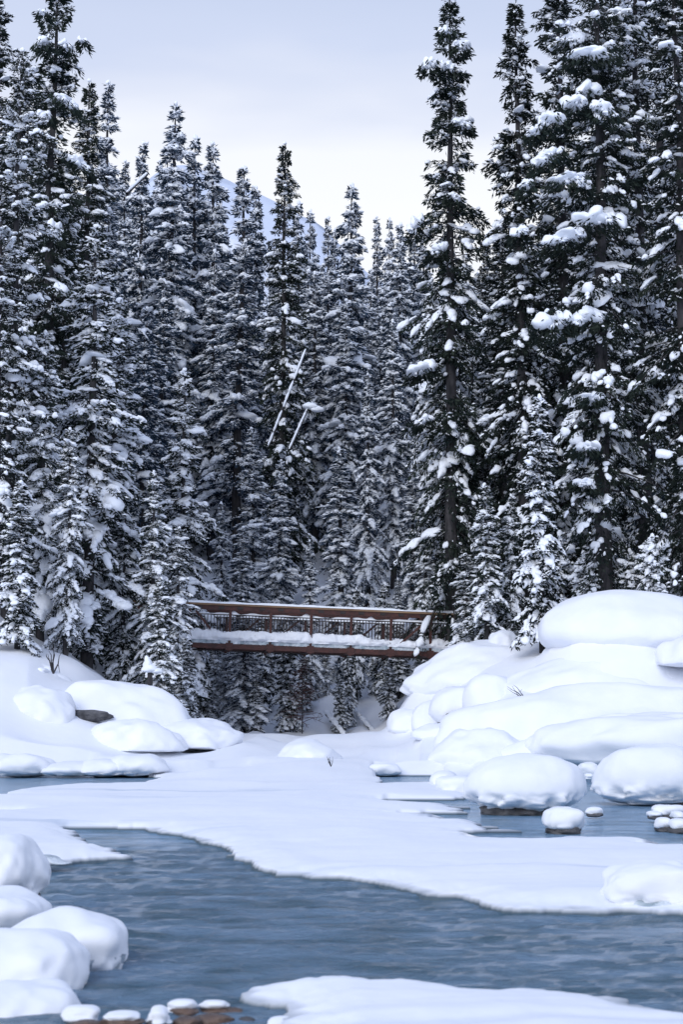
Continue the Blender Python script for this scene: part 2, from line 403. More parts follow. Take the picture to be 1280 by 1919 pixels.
# ------------------------------------------------------------------ conifers
rng = np.random.default_rng(7)
def lumps(C, AX, RD, n, rg, amp=.16, flat=.45):
    """many squashed irregular snow lumps. C centres, AX frames (N,3,3) rows=axes, RD radii"""
    V0, F0 = ICO[n]; K = len(C)
    ph = rg.uniform(0, 6.28, (K, 1, 3)); fr = rg.uniform(1.6, 3.4, (K, 1, 3))
    r = 1 + amp * np.sin(V0[None, :, 0:1]*fr[..., 0:1] + ph[..., 0:1])[..., 0] + amp * np.sin(V0[None, :, 1:2]*fr[..., 1:2]*1.3 + ph[..., 1:2])[..., 0] \
          + amp * .7 * np.sin((V0[None, :, 2] + V0[None, :, 0]) * fr[..., 2] * 1.7 + ph[..., 2])
    L = V0[None] * r[..., None]
    L[..., 2] = np.where(L[..., 2] < 0, L[..., 2] * flat, L[..., 2])
    L = L * RD[:, None]
    W = np.einsum('nvk,nkj->nvj', L, AX) + C[:, None]
    Fc = (F0[None] + (np.arange(K) * len(V0))[:, None, None]).reshape(-1, 3)
    return W.reshape(-1, 3), Fc
def unit(v): return v / (np.linalg.norm(v, axis=-1, keepdims=True) + 1e-9)

def tree_protos(seed, H, Rm, perm=15, foliage=48, snow=1.0, big=.12, dust=.25, droop=.35, shape=.62, bare=.06,
                trunk_r=.2, shard=(.10, .24), gaps=.0, pad=(.07, .20), steep=24, far=False, upturn=0.0, bigpad=(.2, .42)):
    rg = np.random.default_rng(seed)
    k = 14; zz = np.linspace(-.6, H, k)
    bx = np.cumsum(rg.normal(0, .018 * H / 14, k)); by = np.cumsum(rg.normal(0, .018 * H / 14, k)); bx -= bx[0]; by -= by[0]
    tr = trunk_r * (1 - np.clip(zz, 0, H) / H) ** .8 + .015
    parts = [tube_arr(np.stack([bx, by, zz], 1), tr, 9)]
    nb = int(perm * H)
    zb = H * (bare + (1 - bare) * rg.random(nb) ** .86)
    zb = np.sort(zb)
    zb = np.clip(zb, 0.02 * H, H * .995)
    t = (H - zb) / H
    clump = 1 + .28 * np.sin(zb * 2.1 + rg.uniform(0, 6)) * (t > .08)
    L = Rm * t ** shape * rg.uniform(.38, 1.12, nb) * clump + (.05 if far else .09)
    low = zb / H
    L = np.where(low < bare + .12, L * (.55 + 3.7 * (low - bare)).clip(.35, 1), L)
    az = rg.uniform(0, 2 * math.pi, nb)
    if gaps > 0:
        kp = vnoise(az * 1.1, zb * .9, s=seed) > (-1 + gaps * 2)
        L = np.where(kp, L, L * .45)
    e0 = R(38) * (1 - t) ** 3 - R(steep) * t ** .7 + rg.normal(0, .22, nb)
    dr = droop * rg.uniform(.5, 1.4, nb) * (.35 + .65 * t)
    tb = np.stack([np.interp(zb, zz, bx), np.interp(zb, zz, by), zb], 1)
    rad = np.stack([np.cos(az), np.sin(az), np.zeros(nb)], 1)
    lat = np.stack([-np.sin(az), np.cos(az), np.zeros(nb)], 1)
    def bpos(idx, s):
        l = L[idx]
        h = l * s
        z = l * (s * np.sin(e0[idx]) - dr[idx] * s ** 2 * .8 + upturn * s ** 4)
        return tb[idx] + rad[idx] * (h * np.cos(e0[idx]))[:, None] + np.array([0, 0, 1.]) * z[:, None]
    def bdir(idx, s):
        d = rad[idx] * np.cos(e0[idx])[:, None] + np.array([0, 0, 1.]) * (np.sin(e0[idx]) - 1.6 * dr[idx] * s + upturn * 4 * s ** 3)[:, None]
        return unit(d)
    # wooden branches, 3 sided
    idx = np.arange(nb)
    SS = np.array([0, .33, .66, .95]); n3 = 3
    rr = (.012 + .012 * L)[:, None] * np.array([1, .75, .5, .2])[None]
    pts = np.stack([bpos(idx, np.full(nb, s)) for s in SS], 1)
    A = lat; B = np.array([0, 0, 1.])
    th = np.arange(3) * 2.094
    BV = pts[:, :, None] + rr[..., None, None] * (np.cos(th)[:, None] * A[:, None, None] + np.sin(th)[:, None] * B)
    a = (np.arange(nb) * 12)[:, None, None] + (np.arange(3) * 3)[None, :, None] + np.arange(3)[None, None]
    b = (np.arange(nb) * 12)[:, None, None] + (np.arange(3) * 3)[None, :, None] + ((np.arange(3) + 1) % 3)[None, None]
    parts.append((BV.reshape(-1, 3), np.stack([a, b, b + 3, a + 3], -1).reshape(-1, 4)))
    TV, TF = join(parts)
    # foliage: small twig shards along flat sprays
    cnt = rg.poisson(foliage * 1.35 * (L + .15)); idf = np.repeat(np.arange(nb), cnt); nf = len(idf)
    s = (.03 + 1.0 * rg.random(nf) ** .68)
    wdt = .34 * L[idf] * (1.1 - s).clip(.08, 1) ** .7 + .05
    off = rg.uniform(-1, 1, nf) * wdt
    Pf = bpos(idf, s) + lat[idf] * off[:, None]
    hang = np.abs(rg.normal(0, .07, nf)) + .30 * np.abs(off)
    Pf[:, 2] -= hang
    D = bdir(idf, s)
    D = unit(D * rg.uniform(.3, 1.0, (nf, 1)) + lat[idf] * (np.sign(off) * rg.uniform(.2, 1.0, nf))[:, None] + np.array([0, 0, -1.]) * rg.uniform(-.15, .9, (nf, 1)) + rg.normal(0, .25, (nf, 3)))
    ln = rg.uniform(*shard, nf); wd = ln * rg.uniform(.18, .38, nf)
    S = unit(np.cross(D, rg.normal(0, 1, (nf, 3))))
    V4 = np.stack([Pf, Pf + D * (ln * .5)[:, None] + S * wd[:, None] * .5, Pf + D * ln[:, None], Pf + D * (ln * .45)[:, None] - S * wd[:, None] * .5], 1)
    CV = V4.reshape(-1, 3); CF = np.arange(nf * 4).reshape(-1, 4)
    # leader tuft
    # snow dust on the upper twigs
    m = (rg.random(nf) < dust) & (hang < .22)
    VD = V4[m].copy(); VD[..., 2] += .04
    fl = VD.mean(1, keepdims=True); VD = fl + (VD - fl) * np.array([.85, .85, .35]); VD = fl + (VD - fl) * rg.uniform(.8, 1.5, (len(VD), 1, 1))
    apex = fl + np.array([0, 0, .045])
    VD = np.concatenate([VD, apex], 1)
    dn = len(VD); base = np.arange(dn)[:, None] * 5
    DF = np.concatenate([base + np.array([a_, b_, 4]) for a_, b_ in ((0, 1), (1, 2), (2, 3), (3, 0))], 0)
    sparts = [(VD.reshape(-1, 3), DF)]
    # pads
    def pads(mean, size, sub, amp, smin, lift=.3, run=(1, 2), zr=(.5, .9), xr=(.75, 1.35)):
        c = rg.poisson(mean * (L + .1)); ii = np.repeat(np.arange(nb), c)
        if len(ii) == 0: return
        s0 = smin + (1.0 - smin) * rg.random(len(ii)) ** .8
        w0 = rg.uniform(-1, 1, len(ii)) * .26 * L[ii] * (1.08 - s0).clip(.05, 1)
        rn = rg.integers(run[0], run[1] + 1, len(ii))
        sz = rg.uniform(0, 1, len(ii)) ** 1.8 * (size[1] - size[0]) + size[0]
        sz = sz * (.55 + .55 * np.minimum(L[ii] / 1.3, 1.2))
        ii2 = np.repeat(np.arange(len(ii)), rn); kk = np.concatenate([np.arange(r_) for r_ in rn])
        b_ = ii[ii2]; sz2 = sz[ii2] * rg.uniform(.6, 1.05, len(ii2))
        s2 = (s0[ii2] - kk * sz[ii2] * 1.0 / L[b_] + rg.normal(0, .02, len(ii2))).clip(.05, 1.02)
        w2 = w0[ii2] + rg.normal(0, .35, len(ii2)) * sz[ii2] * (kk > 0)
        C = bpos(b_, s2) + lat[b_] * w2[:, None]
        C[:, 2] += sz2 * lift * .5 - .35 * np.abs(w2) - rg.uniform(0, .10, len(w2))
        ex = bdir(b_, s2); ey = unit(lat[b_] + np.array([0, 0, -1.]) * (np.sign(w2) * .45 + rg.normal(0, .3, len(w2)))[:, None]); ez = unit(np.cross(ex, ey)); ez *= np.sign(ez[:, 2:3]); ey = np.cross(ez, ex)
        RD = np.stack([sz2 * rg.uniform(*xr, len(sz2)), sz2 * rg.uniform(.6, 1.0, len(sz2)), sz2 * rg.uniform(*zr, len(sz2))], 1)
        sparts.append(lumps(C, np.stack([ex, ey, ez], 1), RD, sub, rg, amp))
    pads(3.4 * snow, pad, 0 if far else 1, .22, .35, lift=1.1)
    if big > 0: pads(big, bigpad, 2, .22, .5, lift=.6, run=(2, 4), zr=(.34, .6), xr=(.8, 1.4))
    # cap on the leader
    ct = np.array([[bx[-1], by[-1], H + .03]]); sparts.append(lumps(ct, np.eye(3)[None], np.array([[.09, .09, .14]]), 1, rg))
    SV, SF = join(sparts)
    return dict(H=H, trunk=mesh_np('trunk', TV, TF, M_BARK), crown=mesh_np('crown', CV, CF, M_HAZE_FROST if far else M_NEEDLE, smooth=False), snow=mesh_np('snow_load', SV, SF, M_TSNOW))

K = {}
K['dark_a'] = tree_protos(1, 23, 2.15, perm=15, foliage=56, snow=.34, steep=30, big=.12, dust=.05, droop=.55, shape=.56, trunk_r=.25, bigpad=(.18, .36))
K['dark_b'] = tree_protos(2, 22, 1.9, perm=16, foliage=56, snow=.5, steep=32, big=.16, dust=.06, droop=.45, shape=.62, trunk_r=.22, bigpad=(.16, .32))
K['pads'] = tree_protos(3, 26, 2.5, perm=15, foliage=50, snow=.5, big=.08, dust=.06, droop=.45, shape=.42, bare=.03, trunk_r=.30, gaps=.12, bigpad=(.24, .5))
K['tall'] = tree_protos(4, 24, 2.3, perm=11, foliage=46, snow=.75, big=.12, dust=.14, droop=.35, shape=.42, bare=.10, trunk_r=.25, gaps=.2)
K['mid_a'] = tree_protos(5, 15, 1.65, perm=15, foliage=50, pad=(.06, .16), snow=2.4, steep=36, big=.45, dust=.36, droop=.6, shape=.62, trunk_r=.16, bigpad=(.18, .36))
K['mid_b'] = tree_protos(6, 14, 1.5, perm=15, foliage=46, pad=(.06, .15), snow=3.6, steep=46, big=.34, dust=.45, droop=.75, shape=.6, trunk_r=.15)
K['small'] = tree_protos(8, 8.5, 1.25, perm=20, foliage=56, pad=(.06, .15), snow=2.9, steep=34, big=.65, dust=.3, droop=.5, shape=.68, trunk_r=.10, bigpad=(.14, .30))
K['sapling'] = tree_protos(9, 2.6, .75, perm=34, foliage=46, snow=2.6, big=2.2, dust=.3, droop=.6, shape=.7, trunk_r=.04, bigpad=(.12, .24), shard=(.08, .18))
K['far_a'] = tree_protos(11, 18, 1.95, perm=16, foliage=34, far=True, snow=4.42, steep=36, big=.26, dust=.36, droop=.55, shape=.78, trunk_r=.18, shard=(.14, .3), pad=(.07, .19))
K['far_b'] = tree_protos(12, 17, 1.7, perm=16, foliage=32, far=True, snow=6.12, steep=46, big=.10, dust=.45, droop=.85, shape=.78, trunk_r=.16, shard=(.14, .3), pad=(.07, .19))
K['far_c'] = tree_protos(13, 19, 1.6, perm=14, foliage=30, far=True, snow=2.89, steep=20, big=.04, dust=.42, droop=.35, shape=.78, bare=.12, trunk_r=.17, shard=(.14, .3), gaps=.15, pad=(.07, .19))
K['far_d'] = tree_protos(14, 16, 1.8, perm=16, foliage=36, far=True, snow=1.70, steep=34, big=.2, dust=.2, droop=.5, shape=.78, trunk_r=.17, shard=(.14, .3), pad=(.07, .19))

def ground_z(x, y): return float(bank(np.array([x]), np.array([y]))[0])
ntree = [0]
def tree(kind, px, top, d, wid=1.0, label='', group=None, name='spruce_tree', rot=None, lean=0.0, cat='tree'):
    """a tree rooted on the ground d metres up the valley whose tip stands at pixel px, top"""
    x, y, zt = at(px, top, d)
    gz = ground_z(x, y); H = zt - gz
    p = K[kind]; sz = H / p['H']
    ntree[0] += 1
    rs = np.random.default_rng(ntree[0] * 13)
    r = empty(name, (x - lean * H, y, gz - .1), (0, 0, rs.uniform(0, 6.28) if rot is None else rot))
    if lean: r.rotation_euler = (0, lean, r.rotation_euler[2]); r.rotation_mode = 'ZYX'; r.rotation_euler = (0, lean, 0)
    r.scale = (wid * (.35 + .65 * sz), wid * (.35 + .65 * sz), sz)
    for nm in ('trunk', 'crown', 'snow'):
        o = link('snow_load' if nm == 'snow' else nm, p[nm], r)
    tag(r, label, cat, group)
    return r, H

def clumps(root, d, lst, seed):
    rg = np.random.default_rng(seed)
    inv_ = (Matrix.Translation(root.location) @ root.rotation_euler.to_matrix().to_4x4() @ Matrix.Diagonal((*root.scale, 1))).inverted()
    for px, py, w_, h_, tilt in lst:
        c = np.array(at(px, py, d)); k = d / F; W_, H_ = w_ * k / 2, h_ * k / 2
        n = 5 if w_ > 40 else 4; u = np.linspace(-.62, .62, n) + rg.normal(0, .06, n)
        C = np.stack([u * W_, rg.normal(0, .12, n) - .1, tilt * u * W_ - .5 * H_ * (np.abs(u) ** 1.5) + rg.normal(0, .08, n) * H_], 1)
        a = rg.normal(0, .25, n) - .25 * u; AX = np.stack([np.stack([np.cos(a), 0 * a, np.sin(a)], 1), np.stack([0 * a, 0 * a + 1, 0 * a - .3], 1), np.stack([-np.sin(a), 0 * a + .3, np.cos(a)], 1)], 1)
        RD = np.stack([W_ * rg.uniform(.34, .55, n), np.full(n, .3) * rg.uniform(.8, 1.3, n) * min(1, W_ * 2), H_ * rg.uniform(.55, .95, n)], 1)
        parts = [lumps(C, AX, RD, 3, rg, .15, .5)]
        # little drips along the edge
        m = n * 3; C2 = np.stack([rg.uniform(-.9, .9, m) * W_, rg.uniform(-.35, 0, m), -H_ * rg.uniform(.1, .8, m)], 1); C2[:, 2] += tilt * C2[:, 0]
        parts.append(lumps(C2, np.repeat(np.eye(3)[None], m, 0), rg.uniform(.05, .12, (m, 3)), 1, rg, .2))
        m = int(60 + 5 * w_); bp_ = np.stack([rg.uniform(-1.15, 1.15, m) * W_, rg.normal(.1, .3, m), -H_ * rg.uniform(-.1, 1.5, m)], 1); bp_[:, 2] += tilt * bp_[:, 0]
        D_ = unit(np.stack([np.sign(bp_[:, 0]) * rg.uniform(0, 1, m), rg.normal(-.2, .4, m), -rg.uniform(.2, 1.2, m)], 1)); ln = rg.uniform(.14, .34, m); S_ = unit(np.cross(D_, rg.normal(0, 1, (m, 3))))
        B4 = np.stack([bp_, bp_ + D_ * (ln * .5)[:, None] + S_ * (ln * .13)[:, None], bp_ + D_ * ln[:, None], bp_ + D_ * (ln * .5)[:, None] - S_ * (ln * .13)[:, None]], 1) + c
        o = tag(link('bough', mesh_np('bough', B4.reshape(-1, 3), np.arange(m * 4).reshape(-1, 4), M_NEEDLE, False), root), kind='stuff'); o.matrix_basis = inv_
        V, Fc = join(parts); V = V + c
        o = link('snow_clump', mesh_np('snow_clump', V, Fc, M_TSNOW), root); o.matrix_basis = inv_
# --- the big trees at the right
GR = 'tall spruces on the right bank'
r1_, _ = tree('dark_a', 838, -14, 68, 1.02, 'tall narrow dark spruce behind the right end of the footbridge', GR, rot=.3)
clumps(r1_, 66.5, [(804,122,32,24,.1),(838,126,24,28,0),(836,59,26,20,0),(862,87,32,20,-.2),(779,421,26,36,.8),(820,469,34,22,.3),(866,235,36,14,-.3),(790,692,56,26,.3),(795,788,34,20,.4),(850,370,26,18,-.3)], 5)
tree('dark_b', 968, -4, 66, 1.08, 'dark spire spruce whose tip just meets the top edge, second big tree from the bridge', GR, rot=2)
rr_, _ = tree('pads', 1106, -260, 61, 1.0, 'towering spruce with a thick bare grey trunk and large snow pads on its left boughs', GR, rot=4.1)
clumps(rr_, 59.6, [(1110,104,92,24,0),(1130,204,48,40,-.3),(1076,195,54,28,.1),(1033,226,54,28,.2),(1001,248,30,26,.4),(1026,294,60,26,.55),(1060,337,64,22,.1),(1093,345,30,30,0),(1058,446,72,26,.3),(1112,412,74,36,.1),(1035,602,72,42,.2),(1103,594,70,34,.25),(985,348,26,24,.3),(972,435,30,26,.4),(1108,745,44,18,0),(1100,838,46,22,.1),(1095,905,40,24,-.2)], 3)
r4_, _ = tree('tall', 1184, -200, 64, 1.0, 'tall spruce with a slim grey trunk just right of the thick trunked spruce', GR, rot=1.0)
clumps(r4_, 62.6, [(1182,528,50,24,-.1),(1190,330,26,16,0),(1176,62,44,16,0),(1214,700,70,18,-.3)], 4)
tree('dark_b', 1046, -90, 74, 1.25, 'dark spruce standing behind and left of the thick trunked spruce', GR, rot=1)
tree('dark_a', 1262, -150, 60, 1.1, 'dense dark spruce with snowy boughs at the right edge of the picture', GR, rot=5)
tree('tall', 1330, -220, 66, 1.05, 'dark spruce half cut off by the right edge behind the others', GR, rot=3)
tree('tall', 1225, -120, 76, 1.2, 'dark spruce filling the gap between the slim trunk and right edge', GR, rot=2.2)
tree('dark_a', 1145, -60, 79, 1.15, 'dark spruce deep behind the gap between the two grey trunks', GR, rot=.2)
tree('small', 1011, 742, 57, 1.02, 'snow-laden young spruce in front of the tall right trees, left of the huge snow dome', 'young spruces on the right bank', rot=1)
tree('small', 838, 868, 69.5, 1.15, 'young spruce with snow clumps standing right above the right end of the bridge', 'young spruces on the right bank', rot=2.5)
tree('small', 908, 905, 61, 1.05, 'young spruce reaching down to the snow right of the bridge end', 'young spruces on the right bank', rot=4)
tree('small', 872, 1035, 65, 1.3, 'bushy little spruce hiding the right end of the footbridge', 'young spruces on the right bank', rot=3.5)
tree('small', 958, 925, 62, .8, 'slim young spruce squeezed between two bushier young spruces', 'young spruces on the right bank', rot=5)
tree('small', 885, 770, 70, 1.0, 'young spruce in the shade between the two dark spire spruces', 'young spruces on the right bank', rot=.5)
for px, tp, d, wd, lb in ((1222, 1003, 59, 1.1, 'small snowy spruce behind the right shoulder of the huge snow dome'),
                          (1180, 1030, 61, 1.1, 'little spruce peeking over the huge snow dome, under the slim grey trunk'),
                          (1094, 1035, 61, 1.2, 'little spruce with thin snow at the foot of the thick grey trunk'),
                          (1050, 1000, 62, 1.1, 'little spruce between the snow-laden young spruce and the thick trunk'),
                          (1268, 1040, 61, 1.1, 'little snowy spruce at the right edge above the huge snow dome')):
    tree('sapling', px, tp, d, wd, lb, 'small spruces above the snow dome')
tree('sapling', 1234, 1088, 58.5, 1.1, 'tiny snow-capped spruce poking out beside the huge snow dome', 'small spruces above the snow dome')

# --- the left wall of trees
GL = 'tall spruces on the left bank'
rl_, _ = tree('dark_a', 104, -40, 66, 1.15, 'towering dark spruce with big snow clumps near the left edge, tip above the frame', GL, rot=2.2)
clumps(rl_, 64.5, [(82,26,22,14,0),(82,80,28,24,.5),(126,88,24,22,-.5),(156,80,18,9,-.1),(85,219,28,20,-.2),(125,193,48,16,-.6),(150,308,44,18,-.6),(105,427,26,34,-.5),(60,140,26,20,.6)], 6)
tree('dark_b', -8, -60, 68, 1.15, 'tall dark spruce cut off by the left edge', GL, rot=3)
tree('tall', 38, 92, 59, .95, 'tall thin-topped spruce with snow pads in front of the towering left spruce', GL, rot=1.4)
tree('tall', 6, 330, 57, 1.0, 'spruce with a curved dark trunk along the left edge', GL, rot=5.2)
tree('mid_a', 178, 425, 61, 1.3, 'big snow-laden spruce at the left with its foot beside the snowy boulder', GL, rot=.4)
tree('mid_b', 88, 620, 59, 1.1, 'drooping snowy spruce below the towering left spruce', GL, rot=3.3)
tree('mid_b', 225, 560, 64, 1.25, 'heavily snowed spruce just right of the big snow-laden left spruce', GL, rot=1.9)
tree('mid_b', 130, 800, 57.5, .9, 'shorter snowy spruce near the cut log, in front of the left wall of trees', GL, rot=5.9)
tree('mid_a', 345, 690, 68, 1.15, 'snow-clad spruce with a rounded white top left of the bridge', GL, rot=2.9)
tree('mid_a', 292, 880, 61, .95, 'dark young spruce with one large snow cap, foreground left of the bridge', GL, rot=4.4)
tree('small', 302, 1080, 58.5, 1.0, 'small spruce with a round snow ball on its tip in front of the bridge end', GL, rot=2)
tree('mid_b', 335, 985, 61.5, .95, 'dark leaning spruce that hides the left end of the bridge', GL, rot=.9)
tree('small', 238, 905, 62, 1.0, 'narrow snowy spruce left of the dark young spruce', GL, rot=.2)
tree('small', 352, 1190, 60.5, .95, 'small dark spruce standing below the left end of the bridge', GL, rot=1.2)
tree('small', 40, 900, 55.5, 1.15, 'dark low spruce at the left edge above the snow slope', GL, rot=1.3)
tree('dark_b', 168, 150, 82, 1.1, 'dark pointed spruce between the towering left spruce and thin far one', GL, rot=.3)
tree('far_c', 205, 152, 88, 1.15, 'thin-crowned tree with a visible straight trunk against the sky at left', GL, rot=.8, name='pine_tree')

# --- skyline and slope trees behind the bridge, each placed
GF = 'skyline spruces behind the bridge'
sky_trees = [
 ('far_a', 323, 193, 92, 1.25, 'tallest pointed spruce on the skyline left of the mountain'),
 ('far_d', 365, 258, 96, 1.0, 'skyline spruce directly in front of the mountain top'),
 ('far_a', 404, 268, 94, 1.2, 'bushy snowy skyline spruce just right of the mountain top'),
 ('far_c', 450, 315, 90, 1.35, 'wide grey-green snowy skyline spruce in front of the mountain slope'),
 ('far_d', 480, 352, 100, 1.0, 'skyline spruce between the wide grey-green one and the dark spire'),
 ('dark_b', 533, 268, 88, 1.0, 'dark club-topped spire spruce standing alone at the centre of the skyline'),
 ('far_d', 559, 380, 104, .9, 'small pointed spruce right behind the dark club-topped spire'),
 ('far_a', 580, 396, 106, .9, 'slim skyline spruce a little right of the dark spire'),
 ('far_c', 612, 408, 110, .9, 'small skyline spruce where the mountain slope meets the trees'),
 ('far_a', 655, 348, 98, 1.25, 'pointed spruce centre right, highest between dark spire and right trees'),
 ('far_d', 627, 430, 112, .8, 'slim spruce left of the pointed centre right spruce'),
 ('far_c', 708, 408, 118, .95, 'small distant spire, left of a pair near the right trees'),
 ('far_a', 728, 410, 116, .8, 'small distant spire, right of a pair near the right trees'),
 ('far_b', 752, 420, 104, 1.1, 'snowy spruce at the end of the skyline beside the tall dark right spruce'),
 ('far_d', 268, 268, 96, 1.0, 'skyline spruce with a slightly bent tip left of the tallest pointed one'),
 ('far_c', 236, 300, 100, 1.0, 'lower dark skyline tree right of the thin-crowned tree'),
 ('far_a', 296, 300, 104, .9, 'slim skyline spruce tucked behind the tallest pointed one'),
 ('far_b', 634, 838, 80, 1.55, 'broad snow-striped spruce standing above the middle of the bridge'),
 ('far_b', 456, 985, 76, 1.35, 'white snow-striped spruce just above the left third of the bridge'),
 ('far_a', 476, 800, 84, 1.2, 'snowy spruce rising behind the white striped one above the bridge'),
 ('far_b', 414, 940, 78, 1.0, 'narrow lumpy snow-covered spruce above the left end of the bridge'),
 ('far_a', 525, 860, 80, 1.1, 'dark and white spruce above the bridge between two striped ones'),
 ('far_b', 580, 1010, 76, .9, 'small white spruce directly above the middle of the handrail'),
 ('far_a', 650, 560, 96, 1.1, 'snowy spruce halfway up the slope in the middle of the forest'),
 ('far_b', 480, 600, 98, 1.1, 'drooping snowy spruce halfway up the slope left of the leaning trunks'),
 ('far_a', 400, 470, 92, 1.1, 'snow-clumped spruce halfway up the slope at centre left'),
 ('far_b', 690, 700, 88, 1.0, 'fine snowy spruce on the slope left of the tall dark right spruce'),
 ('far_a', 735, 600, 90, 1.0, 'snowy spruce close to the left side of the tall dark right spruce'),
 ('far_b', 745, 1080, 76, .9, 'little white spruce just above the right part of the bridge'),
 ('mid_b', 405, 1175, 72, .8, 'snowy young spruce seen below the left part of the bridge'),
 ('far_b', 456, 1120, 69.5, 1.5, 'feathery grey spruce standing under the bridge, largest below the deck'),
 ('small', 538, 1165, 71, 1.1, 'dark green young spruce with snow clumps under the middle of the bridge'),
 ('small', 500, 1150, 74, 1.1, 'dark young spruce under the bridge behind the feathery grey one'),
 ('small', 653, 1210, 73, .55, 'thin straggly young spruce on the white slope under the bridge'),
 ('small', 745, 1175, 73.5, 1.2, 'dark boughed spruce under the right end of the bridge'),
 ('mid_b', 612, 1215, 76, .7, 'little white spruce on the snow slope under the middle of the bridge'),
 ('far_d', 776, 430, 110, 1.1, 'small far spruce almost touching the left side of the tall dark right spruce'),
 ('far_a', 795, 436, 106, 1.1, 'far spruce half hidden behind the tall dark right spruce'),
 ('far_b', 772, 880, 80, 1.3, 'white-striped spruce above the right part of the bridge'),
 ('mid_b', 800, 960, 77, 1.1, 'snowy spruce behind the right end of the bridge, left of the tall trunk'),
 ('small', 722, 1090, 76, 1.0, 'small white spruce above the bridge, left of its right end'),
 ('small', 668, 1100, 75, .8, 'tiny pointed spruce just over the middle right of the handrail'),
 ('small', 730, 1230, 71.5, .8, 'low snowy spruce near the right foot of the white slope under the bridge'),
 ('mid_b', 425, 1215, 71, .8, 'white young spruce under the left bridge half, behind the feathery grey one'),
 ('small', 385, 1235, 70, 1.1, 'snow-heavy young spruce under the left end of the bridge'),
 ('small', 575, 1225, 74, 1.0, 'white young spruce behind the bare reddish trees'),
 ('small', 478, 1270, 69, .9, 'little dark spruce right of the feathery grey one at the snow edge'),
 ('small', 635, 1262, 72, .8, 'little spruce bowed with snow at the foot of the white slope'),
 ('small', 700, 1212, 77, .7, 'stunted snowy spruce high on the white slope below the bridge'),
 ('small', 790, 1190, 75, 1.0, 'dark spruce in the shade below the right bridge end'),
]
for kd, px, tp, d, wd, lb in sky_trees: tree(kd, px, tp, d, wd, lb, GF)

# --- the forest between them
lim = [(-400, -300), (0, -50), (120, 120), (165, 190), (205, 230), (240, 330), (300, 330), (345, 330), (400, 400), (450, 450), (500, 480), (533, 440), (600, 465), (655, 455), (700, 470), (780, 470),
       (800, 440), (905, 440), (960, 300), (1010, 60), (1060, -100), (1500, -300)]
lx = [a for a, b in lim]; ly = [b for a, b in lim]
rf = np.random.default_rng(99)
spots = [(at(px, 900, d)[0], d) for _, px, _, d, _, _ in sky_trees] + [(at(px, 900, d)[0], d) for px, d in ((838, 68), (968, 66), (1106, 61), (1184, 64), (104, 66), (38, 59), (178, 61), (1262, 60), (225, 64))]
GZ = [('snow-streaked conifer of the far slope left of the dark central spire', 'spruces filling the slope left of centre'),
      ('snow-streaked conifer of the far slope between dark central spire and right trees', 'spruces filling the slope right of centre'),
      ('dark snow-dusted conifer in the depth behind the tall right trees', 'spruces behind the tall right trees'),
      ('dark snow-dusted conifer packed behind the front row at the far left', 'spruces behind the front row at left')]
made = 0
for att in range(6000):
    if made >= 225: break
    d = 74 + 88 * rf.random() ** 1.15
    px = rf.uniform(-190, 1470)
    x = (px - 640) / F * d
    if px > 800 or px < 300: d = max(70, d * .92); x = (px - 640) / F * d
    ms = 1.7 + (d - 72) * .012
    if any((x - a) ** 2 + ((d - b) * .8) ** 2 < ms * ms for a, b in spots): continue
    H = rf.uniform(10, 19); gz = ground_z(x, d)
    # tip pixel
    zt = gz + H
    ang = math.atan2(zt - CAM_H, d) - PITCH; py = 959.5 - F * math.tan(ang)
    mn = np.interp(px, lx, ly) + rf.uniform(0, 60)
    if py < mn:
        py = mn; zt = at(px, py, d)[2]; H = zt - gz
        if H < 7: continue
    if d < 80 and 360 < px < 860 and py < 800: continue
    if d < 93 and 560 < px < 800: continue
    kd = ['far_a', 'far_b', 'far_c', 'far_d', 'mid_b', 'mid_a'][rf.choice(6, p=[.27, .25, .16, .16, .08, .08])]
    if px > 860 or px < 150: kd = ['dark_a', 'dark_b', 'far_d', 'mid_a', 'dark_b'][rf.choice(5)]
    zi = 0 if 280 < px < 533 else 1 if 533 <= px < 800 else 2 if px >= 800 else 3
    look = {'far_a': 'bushy snow-dusted spruce', 'far_b': 'drooping white-striped spruce', 'far_c': 'thin-crowned snow-dusted conifer', 'far_d': 'sparsely snowed darker spruce',
            'mid_a': 'spruce with heavy snow pads', 'mid_b': 'thickly snow-covered drooping spruce', 'dark_a': 'broad dark spruce', 'dark_b': 'slim dark spruce'}[kd]
    tip = 'tip near the skyline' if py < 470 else 'tip high on the slope' if py < 640 else 'tip halfway up' if py < 850 else 'tip low'
    where = ['beyond the left edge', 'behind the far left trees', 'behind the left front trees', 'left of the mountain', 'above the left half of the bridge', 'left of the dark central spire',
             'right of the dark central spire', 'above the middle of the bridge', 'just left of the tall right trees', 'behind the first tall right spruce', 'between the two dark right spires',
             'behind the thick trunked spruce', 'behind the slim grey trunk', 'at the far right edge', 'beyond the right edge'][int(np.searchsorted([-20, 90, 200, 330, 430, 533, 600, 670, 790, 880, 1000, 1130, 1230, 1300], px))]
    tree(kd, px, py, d, rf.uniform(.9, 1.3), look + ' ' + where + ', ' + tip, GZ[zi][1]); spots.append((x, d)); made += 1
print('fill trees', made)

